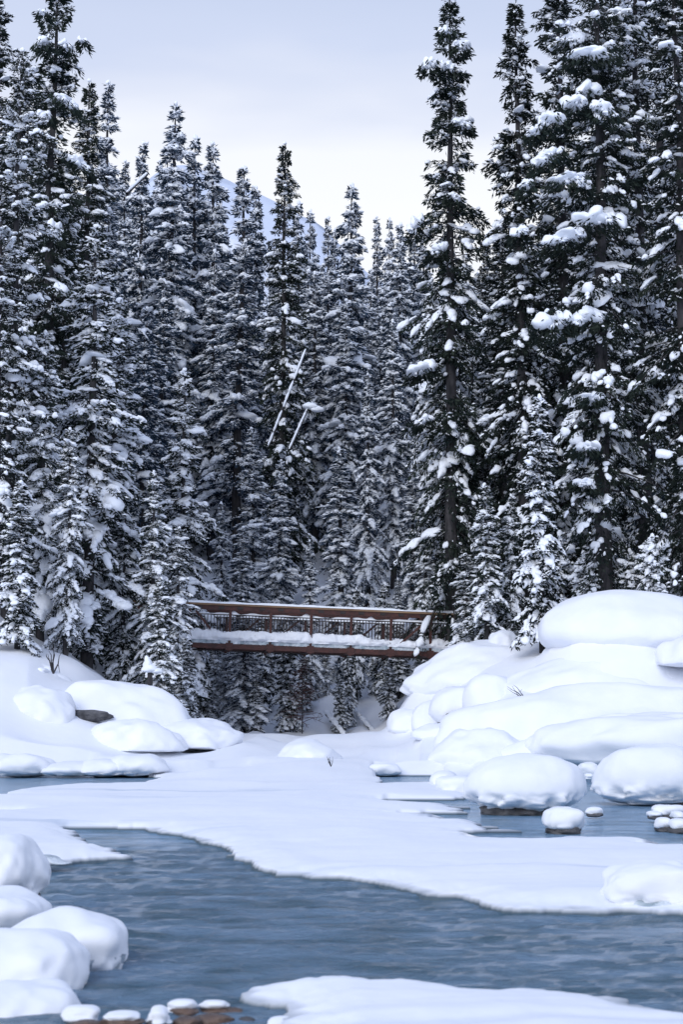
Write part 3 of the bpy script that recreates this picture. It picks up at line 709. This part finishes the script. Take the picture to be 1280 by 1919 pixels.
# ------------------------------------------------------------------ dead leaning trunks and logs
def leaning_trunk(name, p0, p1, r0, r1, label, snow=.5, cat='dead tree', knob=None, matl=None):
    a = np.array(at(*p0)); b = np.array(at(*p1))
    o = empty(name, tuple(a)); n = 10
    t = np.linspace(0, 1, n)[:, None]; pts = (b - a) * t
    pts[:, 2] += .02 * np.linalg.norm(b - a) * np.sin(t[:, 0] * 3.1)
    V, Fc = tube_arr(pts, r0 + (r1 - r0) * t[:, 0], 8); link('trunk', mesh_np('trunk', V, Fc, matl or M_BARK), o)
    k = 26; t = np.sort(rng.random(k)); C = (b - a) * t[:, None] + np.array([-.25, -.75, 1.0]) * (r0 * .7)
    ex = unit(b - a); ey = unit(np.cross([0, 0, 1.], ex)); ez = np.cross(ex, ey)
    sz = r0 * rng.uniform(.8, 1.25, k) * snow * 2
    RD = np.stack([np.full(k, np.linalg.norm(b - a) / 16) * rng.uniform(.8, 1.3, k), sz * .9, sz * .8], 1)
    parts = [lumps(C, np.repeat(np.stack([ex, ey, ez])[None], k, 0), RD, 2, rng, .08)]
    if knob:
        kc = np.array([[.25, 0, .05], [.05, 0, .08], [.45, 0, -.08]]) * knob + (b - a)
        parts.append(lumps(kc, np.repeat(np.eye(3)[None], 3, 0), np.array([[.32, .25, .22]] * 3) * knob, 3, rng, .1))
    V, Fc = join(parts); link('snow_load', mesh_np('snow_load', V, Fc, M_TSNOW), o)
    return tag(o, label, cat)
leaning_trunk('leaning_dead_trunk', (506, 830, 79), (569, 668, 81), .085, .05, 'long bare snow-lined trunk leaning to the right in the middle of the forest', .42)
leaning_trunk('leaning_dead_trunk', (543, 842, 78), (577, 766, 79), .075, .06, 'short leaning trunk ending in a lump of snow beside the longer one', .42, knob=1.0)
leaning_trunk('leaning_dead_trunk', (238, 364, 86), (276, 328, 87), .09, .06, 'short bare trunk slanting across the treetops at upper left', .6)
leaning_trunk('fallen_log', (730, 1320, 76), (690, 1262, 80), .12, .09, 'dark fallen log slanting down the white slope below the right end of the bridge', .6, 'log')
leaning_trunk('fallen_log', (645, 1378, 70), (613, 1338, 73), .12, .09, 'short dark fallen log low on the slope under the middle of the bridge', .5, 'log')
leaning_trunk('fallen_log', (700, 1372, 71), (664, 1330, 74), .09, .06, 'thin fallen log half buried on the slope beside the straggly spruce', .6, 'log')

# thin reddish bare trees under the bridge
def bare_tree(px, base_py, top_py, d, label, seed, mt=M_TWIG):
    rg = np.random.default_rng(seed)
    a = np.array(at(px, base_py, d)); b = np.array(at(px + 3, top_py, d)); H = b[2] - a[2]
    o = empty('bare_tree', tuple(a))
    V, Fc = tube_arr(np.array([[0, 0, -.4], [.02, 0, H * .5], [0, 0, H]]), [.03, .025, .01], 6); link('trunk', mesh_np('trunk', V, Fc, M_BARK), o)
    ps = []
    for i in range(80):
        z = H * rg.uniform(.12, 1); az = rg.uniform(0, 6.28); l = rg.uniform(.3, .9) * (1.15 - z / H) * 1.3 + .1
        dd = np.array([math.cos(az), math.sin(az), rg.uniform(-.2, .3)])
        p = [np.array([0, 0, z]), np.array([0, 0, z]) + dd * l * .5 + rg.normal(0, .03, 3), np.array([0, 0, z]) + dd * l + rg.normal(0, .05, 3) - np.array([0, 0, .1 * l])]
        ps.append(tube_arr(p, [.016, .012, .006], 3))
        for j in range(3):
            q = p[1] + (p[2] - p[1]) * rg.random(); e = q + rg.normal(0, .14, 3); ps.append(tube_arr([q, (q + e) / 2, e], [.009, .007, .004], 3))
    V, Fc = join(ps); link('branches', mesh_np('branches', V, Fc, mt), o)
    tag(o, label, 'tree')
bare_tree(566, 1372, 1235, 70, 'thin bare reddish twiggy tree with a straight stem under the bridge', 3)

# ------------------------------------------------------------------ footbridge
A = np.array(at(360, 1213, 66.4)); B = np.array(at(852, 1232, 67.8))
dxy = B - A; LAB = np.linalg.norm(dxy); yaw = math.atan2(dxy[1], dxy[0]); pit = -math.asin(dxy[2] / LAB)
br = empty('footbridge', tuple(A)); br.rotation_euler = (0, pit, yaw)
tag(br, 'rust brown steel footbridge with timber top rails, its deck buried in snow', 'bridge')
X0, X1 = -4.0, LAB + .9; WID = 1.9; HT = 1.80
def part(name, Vf, m, parent=br, smooth=False):
    return link(name, mesh_np(name, Vf[0], Vf[1], m, smooth), parent)
for yy in (0, WID):
    part('bottom_chord', box_arr(X0, X1, yy - .07, yy + .07, 0, .19), M_STEEL)
    part('top_chord', box_arr(X0, X1, yy - .07, yy + .07, HT - .30, HT - .13), M_STEEL)
    part('timber_rail', box_arr(X0, X1, yy - .11, yy + .11, HT - .127, HT - .055), M_WOOD)
    # snow ridge on the top rail
    nx = 240; xs = np.linspace(X0, X1, nx); th = np.linspace(0, math.pi, 9)
    hh = .085 + .03 * fbm(xs * 1.3, xs * 0, s=int(81 + yy), o=3); ww = .125 + .015 * vnoise(xs * 2, xs * 0, s=83)
    V = np.stack([np.repeat(xs[:, None], 9, 1), yy - np.cos(th)[None] * ww[:, None], HT - .055 + np.sin(th)[None] ** .7 * hh[:, None]], -1).reshape(-1, 3)
    i = np.arange(nx - 1)[:, None] * 9; j = np.arange(8)[None]
    part('snow_ridge', (V, np.stack([i + j, i + 9 + j, i + 10 + j, i + j + 1], -1).reshape(-1, 4)), M_TSNOW, smooth=True)
ppx = [277 + 75.4 * i for i in range(9)]
xpost = [(p - 360) / (852 - 360) * LAB for p in ppx]
post_me = mesh_np('post', *box_arr(-.05, .05, -.055, .055, -.10, HT - .303), M_STEEL, False)
gus_me = mesh_np('gusset', *box_arr(-.14, .14, -.012, .012, -.045, .235), M_STEEL, False)
bolt_me = mesh_np('splice_plate', *box_arr(-.11, .11, -.012, .012, 0, .10), M_DARK, False)
for xp in xpost:
    for yy in (0, WID):
        s_ = -1 if yy == 0 else 1
        link('post', post_me, br, (xp, yy + s_ * .005, 0))
        link('gusset', gus_me, br, (xp, yy + s_ * .084, 0))
        link('splice_plate', bolt_me, br, (xp - .35, yy + s_ * .085, HT - .26))
        link('splice_plate', bolt_me, br, (xp + .38, yy + s_ * .085, HT - .26))
    part('floor_beam', box_arr(xp - .07, xp + .07, .072, WID - .072, .02, .17), M_STEEL)
    part('knee_brace', bar_arr((xp + .55, .05, .205), (xp + .08, .05, .03), .05, .06), M_STEEL)
for n, (xa, xb) in enumerate(zip(xpost[:-1], xpost[1:])):
    if n >= 2: part('diagonal', bar_arr((xa + .1, WID, .22), (xb - .1, WID, HT - .33), .07, .08), M_STEEL)
    else: part('diagonal', bar_arr((xa + .1, WID, HT - .33), (xb - .1, WID, .22), .07, .08), M_STEEL)
part('diagonal', bar_arr((xpost[6] + .35, -.015, .42), (xpost[7] - .10, -.015, HT - .33), .07, .085), M_STEEL)
part('diagonal', bar_arr((xpost[1] + .25, -.015, HT - .36), (xpost[2] - .75, -.015, .75), .07, .085), M_STEEL)
part('deck', box_arr(X0, X1, -.02, WID + .02, .305, .36), M_WOOD)
part('deck_edge', box_arr(X0, X1, -.04, -.022, .20, .36), M_ICE)
part('wind_brace', box_arr(X0, X1, WID * .5 - .03, WID * .5 + .03, -.06, -.01), M_DARK)
for yy, nm in ((.10, 'handrail'), (WID - .10, 'handrail')):
    part(nm, box_arr(X0, X1, yy - .022, yy + .022, 1.31, 1.345), M_DARK)
    nx = 260; xs = np.linspace(X0, X1, nx); th = np.linspace(0, math.pi, 7)
    hh = np.maximum(.035 + .035 * fbm(xs * 1.7, xs * 0, s=91, o=3), .004)
    for c in (1.6, 4.4, 7.0, 9.6): hh = hh + .13 * np.exp(-((xs - c) / .13) ** 2)
    V = np.stack([np.repeat(xs[:, None], 7, 1), yy - np.cos(th)[None] * (.035 + hh[:, None] * .25), 1.345 + np.sin(th)[None] * hh[:, None]], -1).reshape(-1, 3)
    i = np.arange(nx - 1)[:, None] * 7; j = np.arange(6)[None]
    part('rail_snow', (V, np.stack([i + j, i + 7 + j, i + 8 + j, i + j + 1], -1).reshape(-1, 4)), M_TSNOW, smooth=True)
bal_me = mesh_np('baluster', *box_arr(-.013, .013, -.013, .013, .36, 1.311), M_DARK, False)
nbal = int((X1 - X0) / .125)
for i in range(nbal):
    xb = X0 + .06 + i * .125
    if min(abs(xb - q_) for q_ in xpost) < .075: continue
    link('baluster', bal_me, br, (xb, .10, 0)); link('baluster', bal_me, br, (xb, WID - .10, 0))
# deep snow on the deck, slumping over its near edge
nx, nc = 420, 26
xs = np.linspace(X0, X1, nx); c = np.linspace(0, 1, nc)
yc = np.interp(c, [0, .12, .3, .8, .9, 1], [-.10, -.17, .0, WID - .1, WID + .12, WID + .06])
zc = np.interp(c, [0, .12, .3, .8, .9, 1], [.325, .45, .78, .80, .5, .33])
GX, GC = np.meshgrid(xs, c, indexing='ij')
hgt = .86 + .20 * fbm(GX * .55, GC * 2, s=95, o=3) + .13 * fbm(GX * 2.6, GC * 5, s=97, o=4, r=.6) - .22 * np.exp(-((GX - 8.6) / .8) ** 2)
ZZ = .33 + (zc[None] - .33) * hgt
YY = yc[None] + .07 * fbm(GX * 2.9, GC * 8, s=98, o=4, r=.6) * (GC < .4)
V = np.stack([GX, YY, ZZ], -1).reshape(-1, 3)
i = np.arange(nx - 1)[:, None] * nc; j = np.arange(nc - 1)[None]
part('deck_snow', (V, np.stack([i + j, i + nc + j, i + nc + j + 1, i + j + 1], -1).reshape(-1, 4)), M_SNOW, smooth=True)

# ------------------------------------------------------------------ snow-covered boulders
def boulder(x0, x1, top, bot, d, label, depth=None, rock=None, seed=1, sub=4, e=.82, under=.0, rough=.05, skew=0., group=None, name='snowy_boulder',
            wob=1.0, rockm=None, lip=.5, icicles=None, peak=0.0, rockw=.80, cat='boulder'):
    """snow pillow spanning photograph columns x0..x1, rows top..bot at distance d, on its rock"""
    xa = at(x0, bot, d)[0]; xb = at(x1, bot, d)[0]; cx = (xa + xb) / 2; hw = (xb - xa) / 2
    zt = at(cx / d * F + 640, top, d)[2]; zb = at(cx / d * F + 640, bot, d)[2]
    h = zt - zb; dep = (depth if depth else hw * .8)
    o = empty(name, (cx, d + dep * .6, zb))
    V0, F0 = ICO[sub]; V = np.sign(V0) * np.abs(V0) ** e
    V[:, :2] = V0[:, :2] * (np.abs(V0[:, :2]) + 1e-6) ** (e - 1)
    X_, Y_, Z_ = V.T
    zz = np.where(Z_ > 0, Z_ * (1 - lip), Z_ * lip) + lip    # lip = share of the height under the widest line
    zz = zz * h
    px_ = X_ * hw + skew * hw * (zz / h) ; py_ = Y_ * dep
    low = ss((lip * 1.15 - zz / h) / lip)
    s = seed * 17
    a = fbm(px_ * 1.1 / max(hw, .3) + 5, py_ / dep * 1.1, zz / h * 1.1, s, 3) * (.19 if hw > 1.4 else .14) * wob
    fine = fbm(px_ * 5.5, py_ * 5.5, zz * 4, s + 3, 4) * rough * (.08 + 2.0 * low)
    px_ = px_ * (1 + a) + X_ * fine; py_ = py_ * (1 + a) + Y_ * fine
    pk = peak * h * np.exp(-((px_ / hw + .1) / .45) ** 2) * (zz / h)
    zz = zz * (1 + .5 * a) + pk * .3 + wob * (.10 if hw > 1 else .04) * min(h, 1.) * fbm(px_ * 1.5 / max(hw, .8) * 1.2, py_ * 1.4, s=s + 5, o=3) * np.where(Z_ > 0, 1, .3)
    if under > 0:     # overhang: the underside pulls in
        k = 1 - under * ss((.42 - zz / h) / .42); px_ = px_ * k; py_ = py_ * k
    cap = mesh_np('snow_cap', np.stack([px_, py_, zz], 1), F0, M_SNOW)
    oc = link('snow_cap', cap, o)
    if rock is not None:
        V = V0 * (1 + .16 * fbm(V0[:, 0] * 1.6 + s, V0[:, 1] * 1.6, V0[:, 2] * 1.6, s + 9, 4))[:, None]
        rx, ry, rz, ox = rock
        V = V * np.array([hw * rx, dep * ry, h * rz]) + np.array([hw * ox, -dep * .05, h * .02])
        link('rock', mesh_np('rock', V, F0, rockm or M_ROCK), o)
    if icicles:
        rg = np.random.default_rng(seed)
        for fx, fl in icicles:
            pts = np.array([[0, 0, 0], [.005, 0, -fl * .5], [0, 0, -fl]])
            V, Fc = tube_arr(pts, [.05, .03, .004], 7)
            sy = -math.sqrt(max(0, 1 - fx * fx)) * .96
            link('icicle', mesh_np('icicle', V, Fc, M_ICE), o, (fx * hw * .97, sy * dep, h * .44))
    tag(o, label, cat, group)
    return o
GB = 'snow-covered boulders on the right bank'
# floating out in the ice, right
boulder(873, 1108, 1415, 1526, 28.6, 'large round snow-covered boulder with icy lumpy underside, standing in the open water', depth=.85, wob=.35, rock=(.66, .62, .24, -.08), seed=3, sub=5, under=.10, rough=.10, lip=.40, e=.92)
boulder(1018, 1101, 1512, 1558, 24.0, 'small round snow-capped boulder in the water in front of the large one', depth=.3, seed=5, rough=.03, lip=.5, rock=(.8, .8, .25, 0))
boulder(1100, 1132, 1511, 1527, 27.6, 'tiny snow-capped stone just right of the small round boulder', depth=.13, seed=6, rough=.03, rock=(1.05, 1, .3, 0))
boulder(1118, 1345, 1396, 1512, 31.5, 'wide snow-covered boulder at the right edge with frozen fringe at the waterline', depth=1.0, wob=.4, seed=7, sub=5, rough=.10, lip=.38, e=.9)
boulder(1084, 1127, 1428, 1456, 43, 'little snow lump between the large boulder and the wide right boulder', depth=.3, seed=8)
boulder(1096, 1113, 1449, 1460, 40, 'smallest snow knob at the water behind the large boulder', depth=.12, seed=9)
boulder(806, 862, 1446, 1478, 38, 'low snow pillow on the ice left of the large boulder', depth=.5, seed=10)
boulder(822, 905, 1453, 1491, 35.5, 'low broad snow pillow touching the left flank of the large boulder', depth=.5, seed=12)
boulder(1144, 1330, 1621, 1701, 14.45, 'flat snow block with dark icy end at the right edge of the current', depth=.34, seed=14, sub=5, rough=.05, lip=.5, e=.62, rock=(.96, .9, .52, 0), rockm=M_ICE)
# pile of small stones, right edge
for k_, (x0, x1, tp, bt, d, lb) in enumerate((
    (1226, 1290, 1507, 1530, 26.6, 'flat snow-topped stone at the back of the right stone pile'),
    (1216, 1242, 1520, 1532, 26.4, 'small snow-topped stone at the left end of the right stone pile'),
    (1231, 1262, 1531, 1554, 24.5, 'round snow-capped stone in front of the right stone pile'),
    (1256, 1300, 1533, 1557, 24.2, 'snow-capped stone at the right front of the right stone pile'),
    (1262, 1284, 1520, 1534, 25.4, 'tiny snow-capped stone in the middle of the right stone pile'))):
    boulder(x0, x1, tp, bt, d, lb, depth=.22, seed=20 + k_, sub=3, rock=(1.02, 1, .38, 0), group='stones at the right edge')
# bank mounds
hole_b = boulder(1016, 1430, 1101, 1250, 54, 'huge smooth snow dome on a boulder, highest on the right bank', depth=2.2, wob=.45, seed=31, sub=5, rough=.08, e=1.08, lip=.36, under=.12, rock=(.9, .8, .25, 0), skew=-.16, group=GB)
boulder(1235, 1480, 1172, 1250, 51.5, 'snow shoulder leaning against the right side of the huge dome', depth=1.5, seed=32, e=1.05, lip=.1, group=GB)
boulder(1225, 1400, 1118, 1200, 57, 'snow mound behind the right side of the huge dome', depth=1.5, seed=33, e=1.05, lip=.25, group=GB)
boulder(754, 1075, 1208, 1322, 57.5, 'long snow pillow ending in an overhang just below the bridge end', depth=1.7, seed=34, sub=5, lip=.4, rough=.05, e=.95, rock=(.8, .7, .4, 0), group=GB)
boulder(915, 968, 1180, 1222, 58.5, 'small snow hump at the foot of the young spruces', depth=.5, seed=35, group=GB)
boulder(838, 930, 1205, 1262, 58.8, 'snow-lump under the low boughs beside the bridge end', depth=.6, seed=36, group=GB)
hole_a = boulder(805, 925, 1279, 1364, 54.5, 'rounded snow pillow overhanging a patch of dark bare rock', depth=.9, seed=37, e=.95, lip=.42, under=.15, rock=(.95, .92, .62, .25), group=GB)
boulder(866, 990, 1262, 1372, 53.5, 'drooping snow hood right of the dark bare rock', depth=.9, seed=38, e=.95, lip=.42, group=GB, rough=.07)
boulder(955, 1400, 1228, 1352, 52.8, 'wide snow terrace below the huge dome with a twig at its left end', depth=2.0, seed=39, sub=5, lip=.36, rough=.05, e=1.0, group=GB)
boulder(724, 812, 1322, 1380, 57, 'low snow mound at the foot of the slope below the bridge end', depth=.8, seed=40, e=1.0, lip=.28, group=GB)
boulder(768, 860, 1310, 1384, 56, 'low snow mound under the overhanging pillow', depth=.8, seed=41, e=1.0, lip=.28, group=GB)
boulder(770, 905, 1355, 1392, 52, 'flat snow pillow in front of the dark bare rock', depth=.7, seed=42, e=1.0, lip=.28, group=GB)
boulder(815, 1505, 1290, 1452, 49.5, 'broad snow slope mound in the middle of the right bank', depth=2.4, seed=43, sub=5, lip=.22, e=1.05, rough=.05, skew=.05, group=GB)
boulder(815, 1030, 1372, 1452, 47.6, 'low snow mound pointing left over the small open channel', depth=1.2, seed=44, sub=5, lip=.3, e=1.0, rough=.06, group=GB)
boulder(948, 1420, 1347, 1446, 46.6, 'smooth snow mound behind the left half of the wide right boulder', depth=1.3, seed=45, sub=5, lip=.22, e=1.05, group=GB)
boulder(985, 1600, 1330, 1446, 45.6, 'long pale snow mound sloping up to the right edge', depth=1.8, seed=46, sub=5, lip=.22, e=1.05, group=GB)
# left bank
dark_base = boulder(104, 380, 1276, 1405, 53, 'snow-covered boulder on the left bank with dark rock showing beneath', depth=1.3, seed=51, sub=5, lip=.10, e=1.0, under=.0, skew=-.22, cat='boulder')
boulder(-60, 130, 1232, 1320, 54, 'snow mound at the left edge below the low spruce', depth=1.4, seed=52, sub=5, e=1.05, lip=.25)
boulder(-30, 150, 1288, 1372, 51.5, 'low snow hump between the left edge and the dark-based boulder', depth=1.2, seed=53, sub=5, e=1.0, lip=.1)
boulder(150, 330, 1345, 1412, 50.6, 'shallow snow drift in front of the dark-based boulder on the left bank', depth=1.3, seed=54, sub=5, e=1.0, lip=.1)
boulder(268, 450, 1352, 1405, 52.5, 'soft snow drift running down from the left bank to the flats', depth=1.5, seed=55, sub=5, e=1.0, lip=.1)
for k_, (x0, x1, tp, bt, lb) in enumerate(((-40, 104, 1412, 1457, 'leftmost of the low snow lumps overhanging the far channel'),
    (66, 186, 1427, 1456, 'second low snow lump from the left over the far channel'),
    (140, 240, 1420, 1456, 'smallest of the low snow lumps over the far channel'),
    (186, 312, 1412, 1456, 'rightmost of the low snow lumps over the far channel'))):
    boulder(x0, x1, tp, bt, 46.2, lb, depth=1.1, seed=60 + k_, lip=.34, e=.95, rough=.12, under=.08, group='snow lumps along the far channel')
boulder(508, 640, 1388, 1440, 49.0, 'broad low snow pillow at the centre of the flats', depth=1.8, seed=70, sub=5, e=1.0, lip=.08)
boulder(690, 750, 1428, 1454, 47.0, 'pointed ice block beside the small central channel', depth=.5, seed=71, lip=.45)
def bare_rock(o, px, py, d, r, seed):
    V0, F0 = ICO[4]; V = V0 * (1 + .2 * fbm(V0[:, 0] * 1.5 + seed, V0[:, 1] * 1.5, V0[:, 2] * 1.5, seed, 4))[:, None] * np.array(r)
    link('rock', mesh_np('rock', V, F0, M_ROCK), o, tuple(np.array(at(px, py, d)) - np.array(o.location)))
def hit(px, py):
    for d in np.arange(30, 70, .1):
        p = at(px, py, d)
        if ground_z(p[0], d) > p[2]: return float(d)
    return 60.
bare_rock(dark_base, 165, 1342, min(hit(165, 1342) + .15, 52.4), (.78, .4, .21), 4)
bare_rock(hole_a, 862, 1355, 54.05, (.50, .40, .34), 5)
# near left
GN = 'snow-covered rocks at the near left shore'
boulder(-90, 71, 1566, 1694, 13.6, 'uppermost rounded snow block at the left edge of the near shore', depth=.45, seed=81, sub=5, rough=.05, lip=.42, under=.12, rock=(.85, .8, .4, 0), group=GN)
boulder(-120, 84, 1672, 1775, 12.4, 'sloping snow block below the uppermost one at the left edge', depth=.5, seed=82, sub=5, e=.95, group=GN)
boulder(-10, 229, 1721, 1850, 11.2, 'snow block jutting over the water with icicles under its right end', depth=.40, seed=83, sub=5, rough=.05, lip=.55, e=.74, under=.22, rock=(.90, .8, .3, 0), rockm=M_ROCK, group=GN,
        icicles=((.55, .10), (.62, .14), (.70, .17), (.76, .15), (.83, .18), (.88, .12), (.93, .08)))
boulder(-110, 147, 1756, 1892, 10.3, 'large smooth snow block in front of the one with icicles', depth=.42, seed=84, sub=5, lip=.5, rough=.03, group=GN, rock=(.8, .8, .3, 0))
boulder(-90, 128, 1852, 1990, 9.5, 'snow-covered rock in the bottom left corner', depth=.40, seed=85, sub=5, lip=.5, group=GN)
boulder(40, 105, 1602, 1622, 18.2, 'small grey-green lump of ice at the tip of the left ice shelf', depth=.14, seed=86, sub=4, rough=.12).children[0].data.materials[0] = M_ICE
GS = 'small stones along the bottom edge'
for k_, (x0, x1, tp, bt, d, m_, rk, lb) in enumerate((
    (112, 184, 1888, 1925, 9.25, M_ROCK, (.9, .9, .3, 0), 'white snow-capped stone beside the bottom left rock'),
    (196, 258, 1898, 1916, 9.1, M_RROCK, (1.25, 1.1, .6, 0), 'reddish brown stone with a thin snow cap at the bottom edge'),
    (276, 314, 1887, 1922, 9.15, M_ROCK, (1.05, 1, .45, -.1), 'small dark stone with a tall snow cap between two brown ones'),
    (316, 363, 1877, 1898, 9.5, M_RROCK, (1.15, 1.1, .75, .1), 'orange brown stone with a rounded snow cap'),
    (370, 432, 1875, 1895, 9.6, M_RROCK, (1.15, 1.1, .30, .2), 'flat brown stone with a domed snow cap, rightmost of the brown ones'))):
    boulder(x0, x1, tp, bt, d, lb, depth=.09, wob=2.2, seed=90 + k_, sub=4, rock=rk, rockm=m_, group=GS, lip=.4, name='snowy_stone', cat='stone')
def flat_stone(px, py, d, r, label, m=M_RROCK, seed=1):
    V0, F0 = ICO[4]; V = V0 * (1 + .18 * fbm(V0[:, 0] * 1.5 + seed, V0[:, 1] * 1.5, V0[:, 2] * 1.5, seed, 4))[:, None] * np.array(r)
    x, y = on_plane(px, py)
    tag(link('bare_stone', mesh_np('bare_stone', V, F0, m), None, (x, y, .0)), label, 'stone', GS)
flat_stone(395, 1912, 9.2, (.13, .07, .04), 'long flat bare reddish stone at the bottom edge', seed=2)
flat_stone(160, 1925, 9, (.12, .07, .04), 'bare brown stone in the bottom left under the snow-capped one', seed=3)
flat_stone(1266, 1506, 28, (.16, .12, .10), 'bare rusty stone at the right edge beside the wide boulder', seed=4)
for k_, (px, py, sx, m_, lb) in enumerate(((345, 1903, .06, M_ROCK, 'small wet grey pebble between the snow-capped stones'), (440, 1896, .05, M_RROCK, 'small brown pebble right of the domed stone'),
        (300, 1915, .05, M_RROCK, 'tiny reddish pebble below the dark stone'), (240, 1917, .07, M_ROCK, 'wet dark pebble at the bottom edge below the reddish stone'), (462, 1912, .045, M_ROCK, 'outermost dark pebble at the bottom edge'), (350, 1917, .08, M_RROCK, 'flat russet pebble at the bottom edge in the middle of the stones'))):
    flat_stone(px, py, 9, (sx, sx * .7, sx * .5), lb, m_, 20 + k_)
boulder(543, 770, 1856, 1945, 9.6, 'rounded snow mound on the near ice shelf at the bottom centre', depth=.30, seed=97, sub=5, e=.9, rock=(.7, .7, .35, 0), rockm=M_RROCK)
boulder(690, 885, 1903, 1960, 9.1, 'low snow mound cut by the bottom edge right of the rounded one', depth=.22, seed=98, sub=5, e=.95)
boulder(500, 556, 1906, 1935, 9.2, 'little snow knob at the bottom edge left of the rounded mound', depth=.08, seed=99, sub=4)

# ------------------------------------------------------------------ small things on the left bank
# cut log poking out of the snow
a = np.array(at(79, 1267, 54.2)); o = empty('cut_log', tuple(a)); o.rotation_euler = (0, 0, R(-10))
V, Fc = tube_arr([[0, -.35, -.02], [0, .3, .02], [0, 1.2, .1]], [.13, .135, .13], 14); link('log_body', mesh_np('log_body', V, Fc, M_BARK), o)
V, Fc = tube_arr([[0, -.351, -.02], [0, -.36, -.02]], [.128, .001], 14); link('cut_face', mesh_np('cut_face', V, Fc, M_CUT, False), o)
V, Fc = lumps(np.array([[0, 0, .17], [0, .4, .17], [0, -.2, .13]]), np.repeat(np.eye(3)[None], 3, 0), np.array([[.2, .35, .12], [.25, .4, .15], [.15, .16, .08]]), 3, rng, .08); link('snow_cap', mesh_np('snow_cap', V, Fc, M_TSNOW), o)
V, Fc = tube_arr([[.1, -.2, -.05], [.3, -.3, -.08], [.55, -.35, -.16]], [.035, .03, .015], 5); link('stick', mesh_np('stick', V, Fc, M_BARK), o)
tag(o, 'sawn log end with orange wood sticking out of the left snow slope', 'log')
# snow-capped broken post
a = np.array(at(280, 1322, 56)); zt = at(280, 1256, 56)[2]; Hs = zt - a[2]
o = empty('tree_stump', tuple(a))
V, Fc = tube_arr([[0, 0, -.4], [.01, 0, Hs * .5], [0, 0, Hs]], [.10, .09, .08], 10); link('trunk', mesh_np('trunk', V, Fc, M_BARK), o)
V, Fc = lumps(np.array([[0, 0, Hs + .02], [.22, 0, Hs - .04], [-.08, 0, Hs + .18], [-.1, 0, Hs + .33]]), np.repeat(np.eye(3)[None], 4, 0), np.array([[.26, .24, .18], [.2, .18, .12], [.17, .17, .2], [.08, .08, .16]]), 3, rng, .08)
link('snow_cap', mesh_np('snow_cap', V, Fc, M_TSNOW), o)
tag(o, 'slim broken trunk with a pointed snow cap standing left of the bridge', 'stump')
tree('sapling', 340, 1308, 55.5, .9, 'tiny snow-buried spruce beside the end of the left bank', 'little spruces on the left bank')
tree('sapling', 52, 1225, 56, .8, 'scraggly dark seedling on the left slope above the cut log', 'little spruces on the left bank')
# twigs
def twig(px, py, d, sc_, label, seed, lean=0):
    rg = np.random.default_rng(seed); ps = []
    for i in range(5):
        p = [np.zeros(3)]; dr_ = np.array([rg.normal(lean, .35), rg.normal(0, .2), 1.])
        for j in range(4): p.append(p[-1] + dr_ * .12 * sc_ + rg.normal(0, .03, 3) * sc_)
        ps.append(tube_arr(p, np.array([.018, .015, .012, .009, .004]) * sc_, 4))
        e = p[2] + rg.normal(0, .15, 3) * sc_; ps.append(tube_arr([p[2], e], np.array([.009, .004]) * sc_, 4))
    V, Fc = join(ps); o = link('bare_twig', mesh_np('bare_twig', V, Fc, M_BARK), None, at(px, py, d)); tag(o, label, 'twig')
twig(986, 1312, 50.4, .8, 'dead grey twig bent down at the end of the wide snow terrace', 2, -1.1)
twig(100, 1262, 53.8, 1.5, 'bare dark shrub twigs rising beside the cut log', 5, .3)
twig(620, 1436, 44, .5, 'tiny dark twig sticking out of the snow flat', 7)
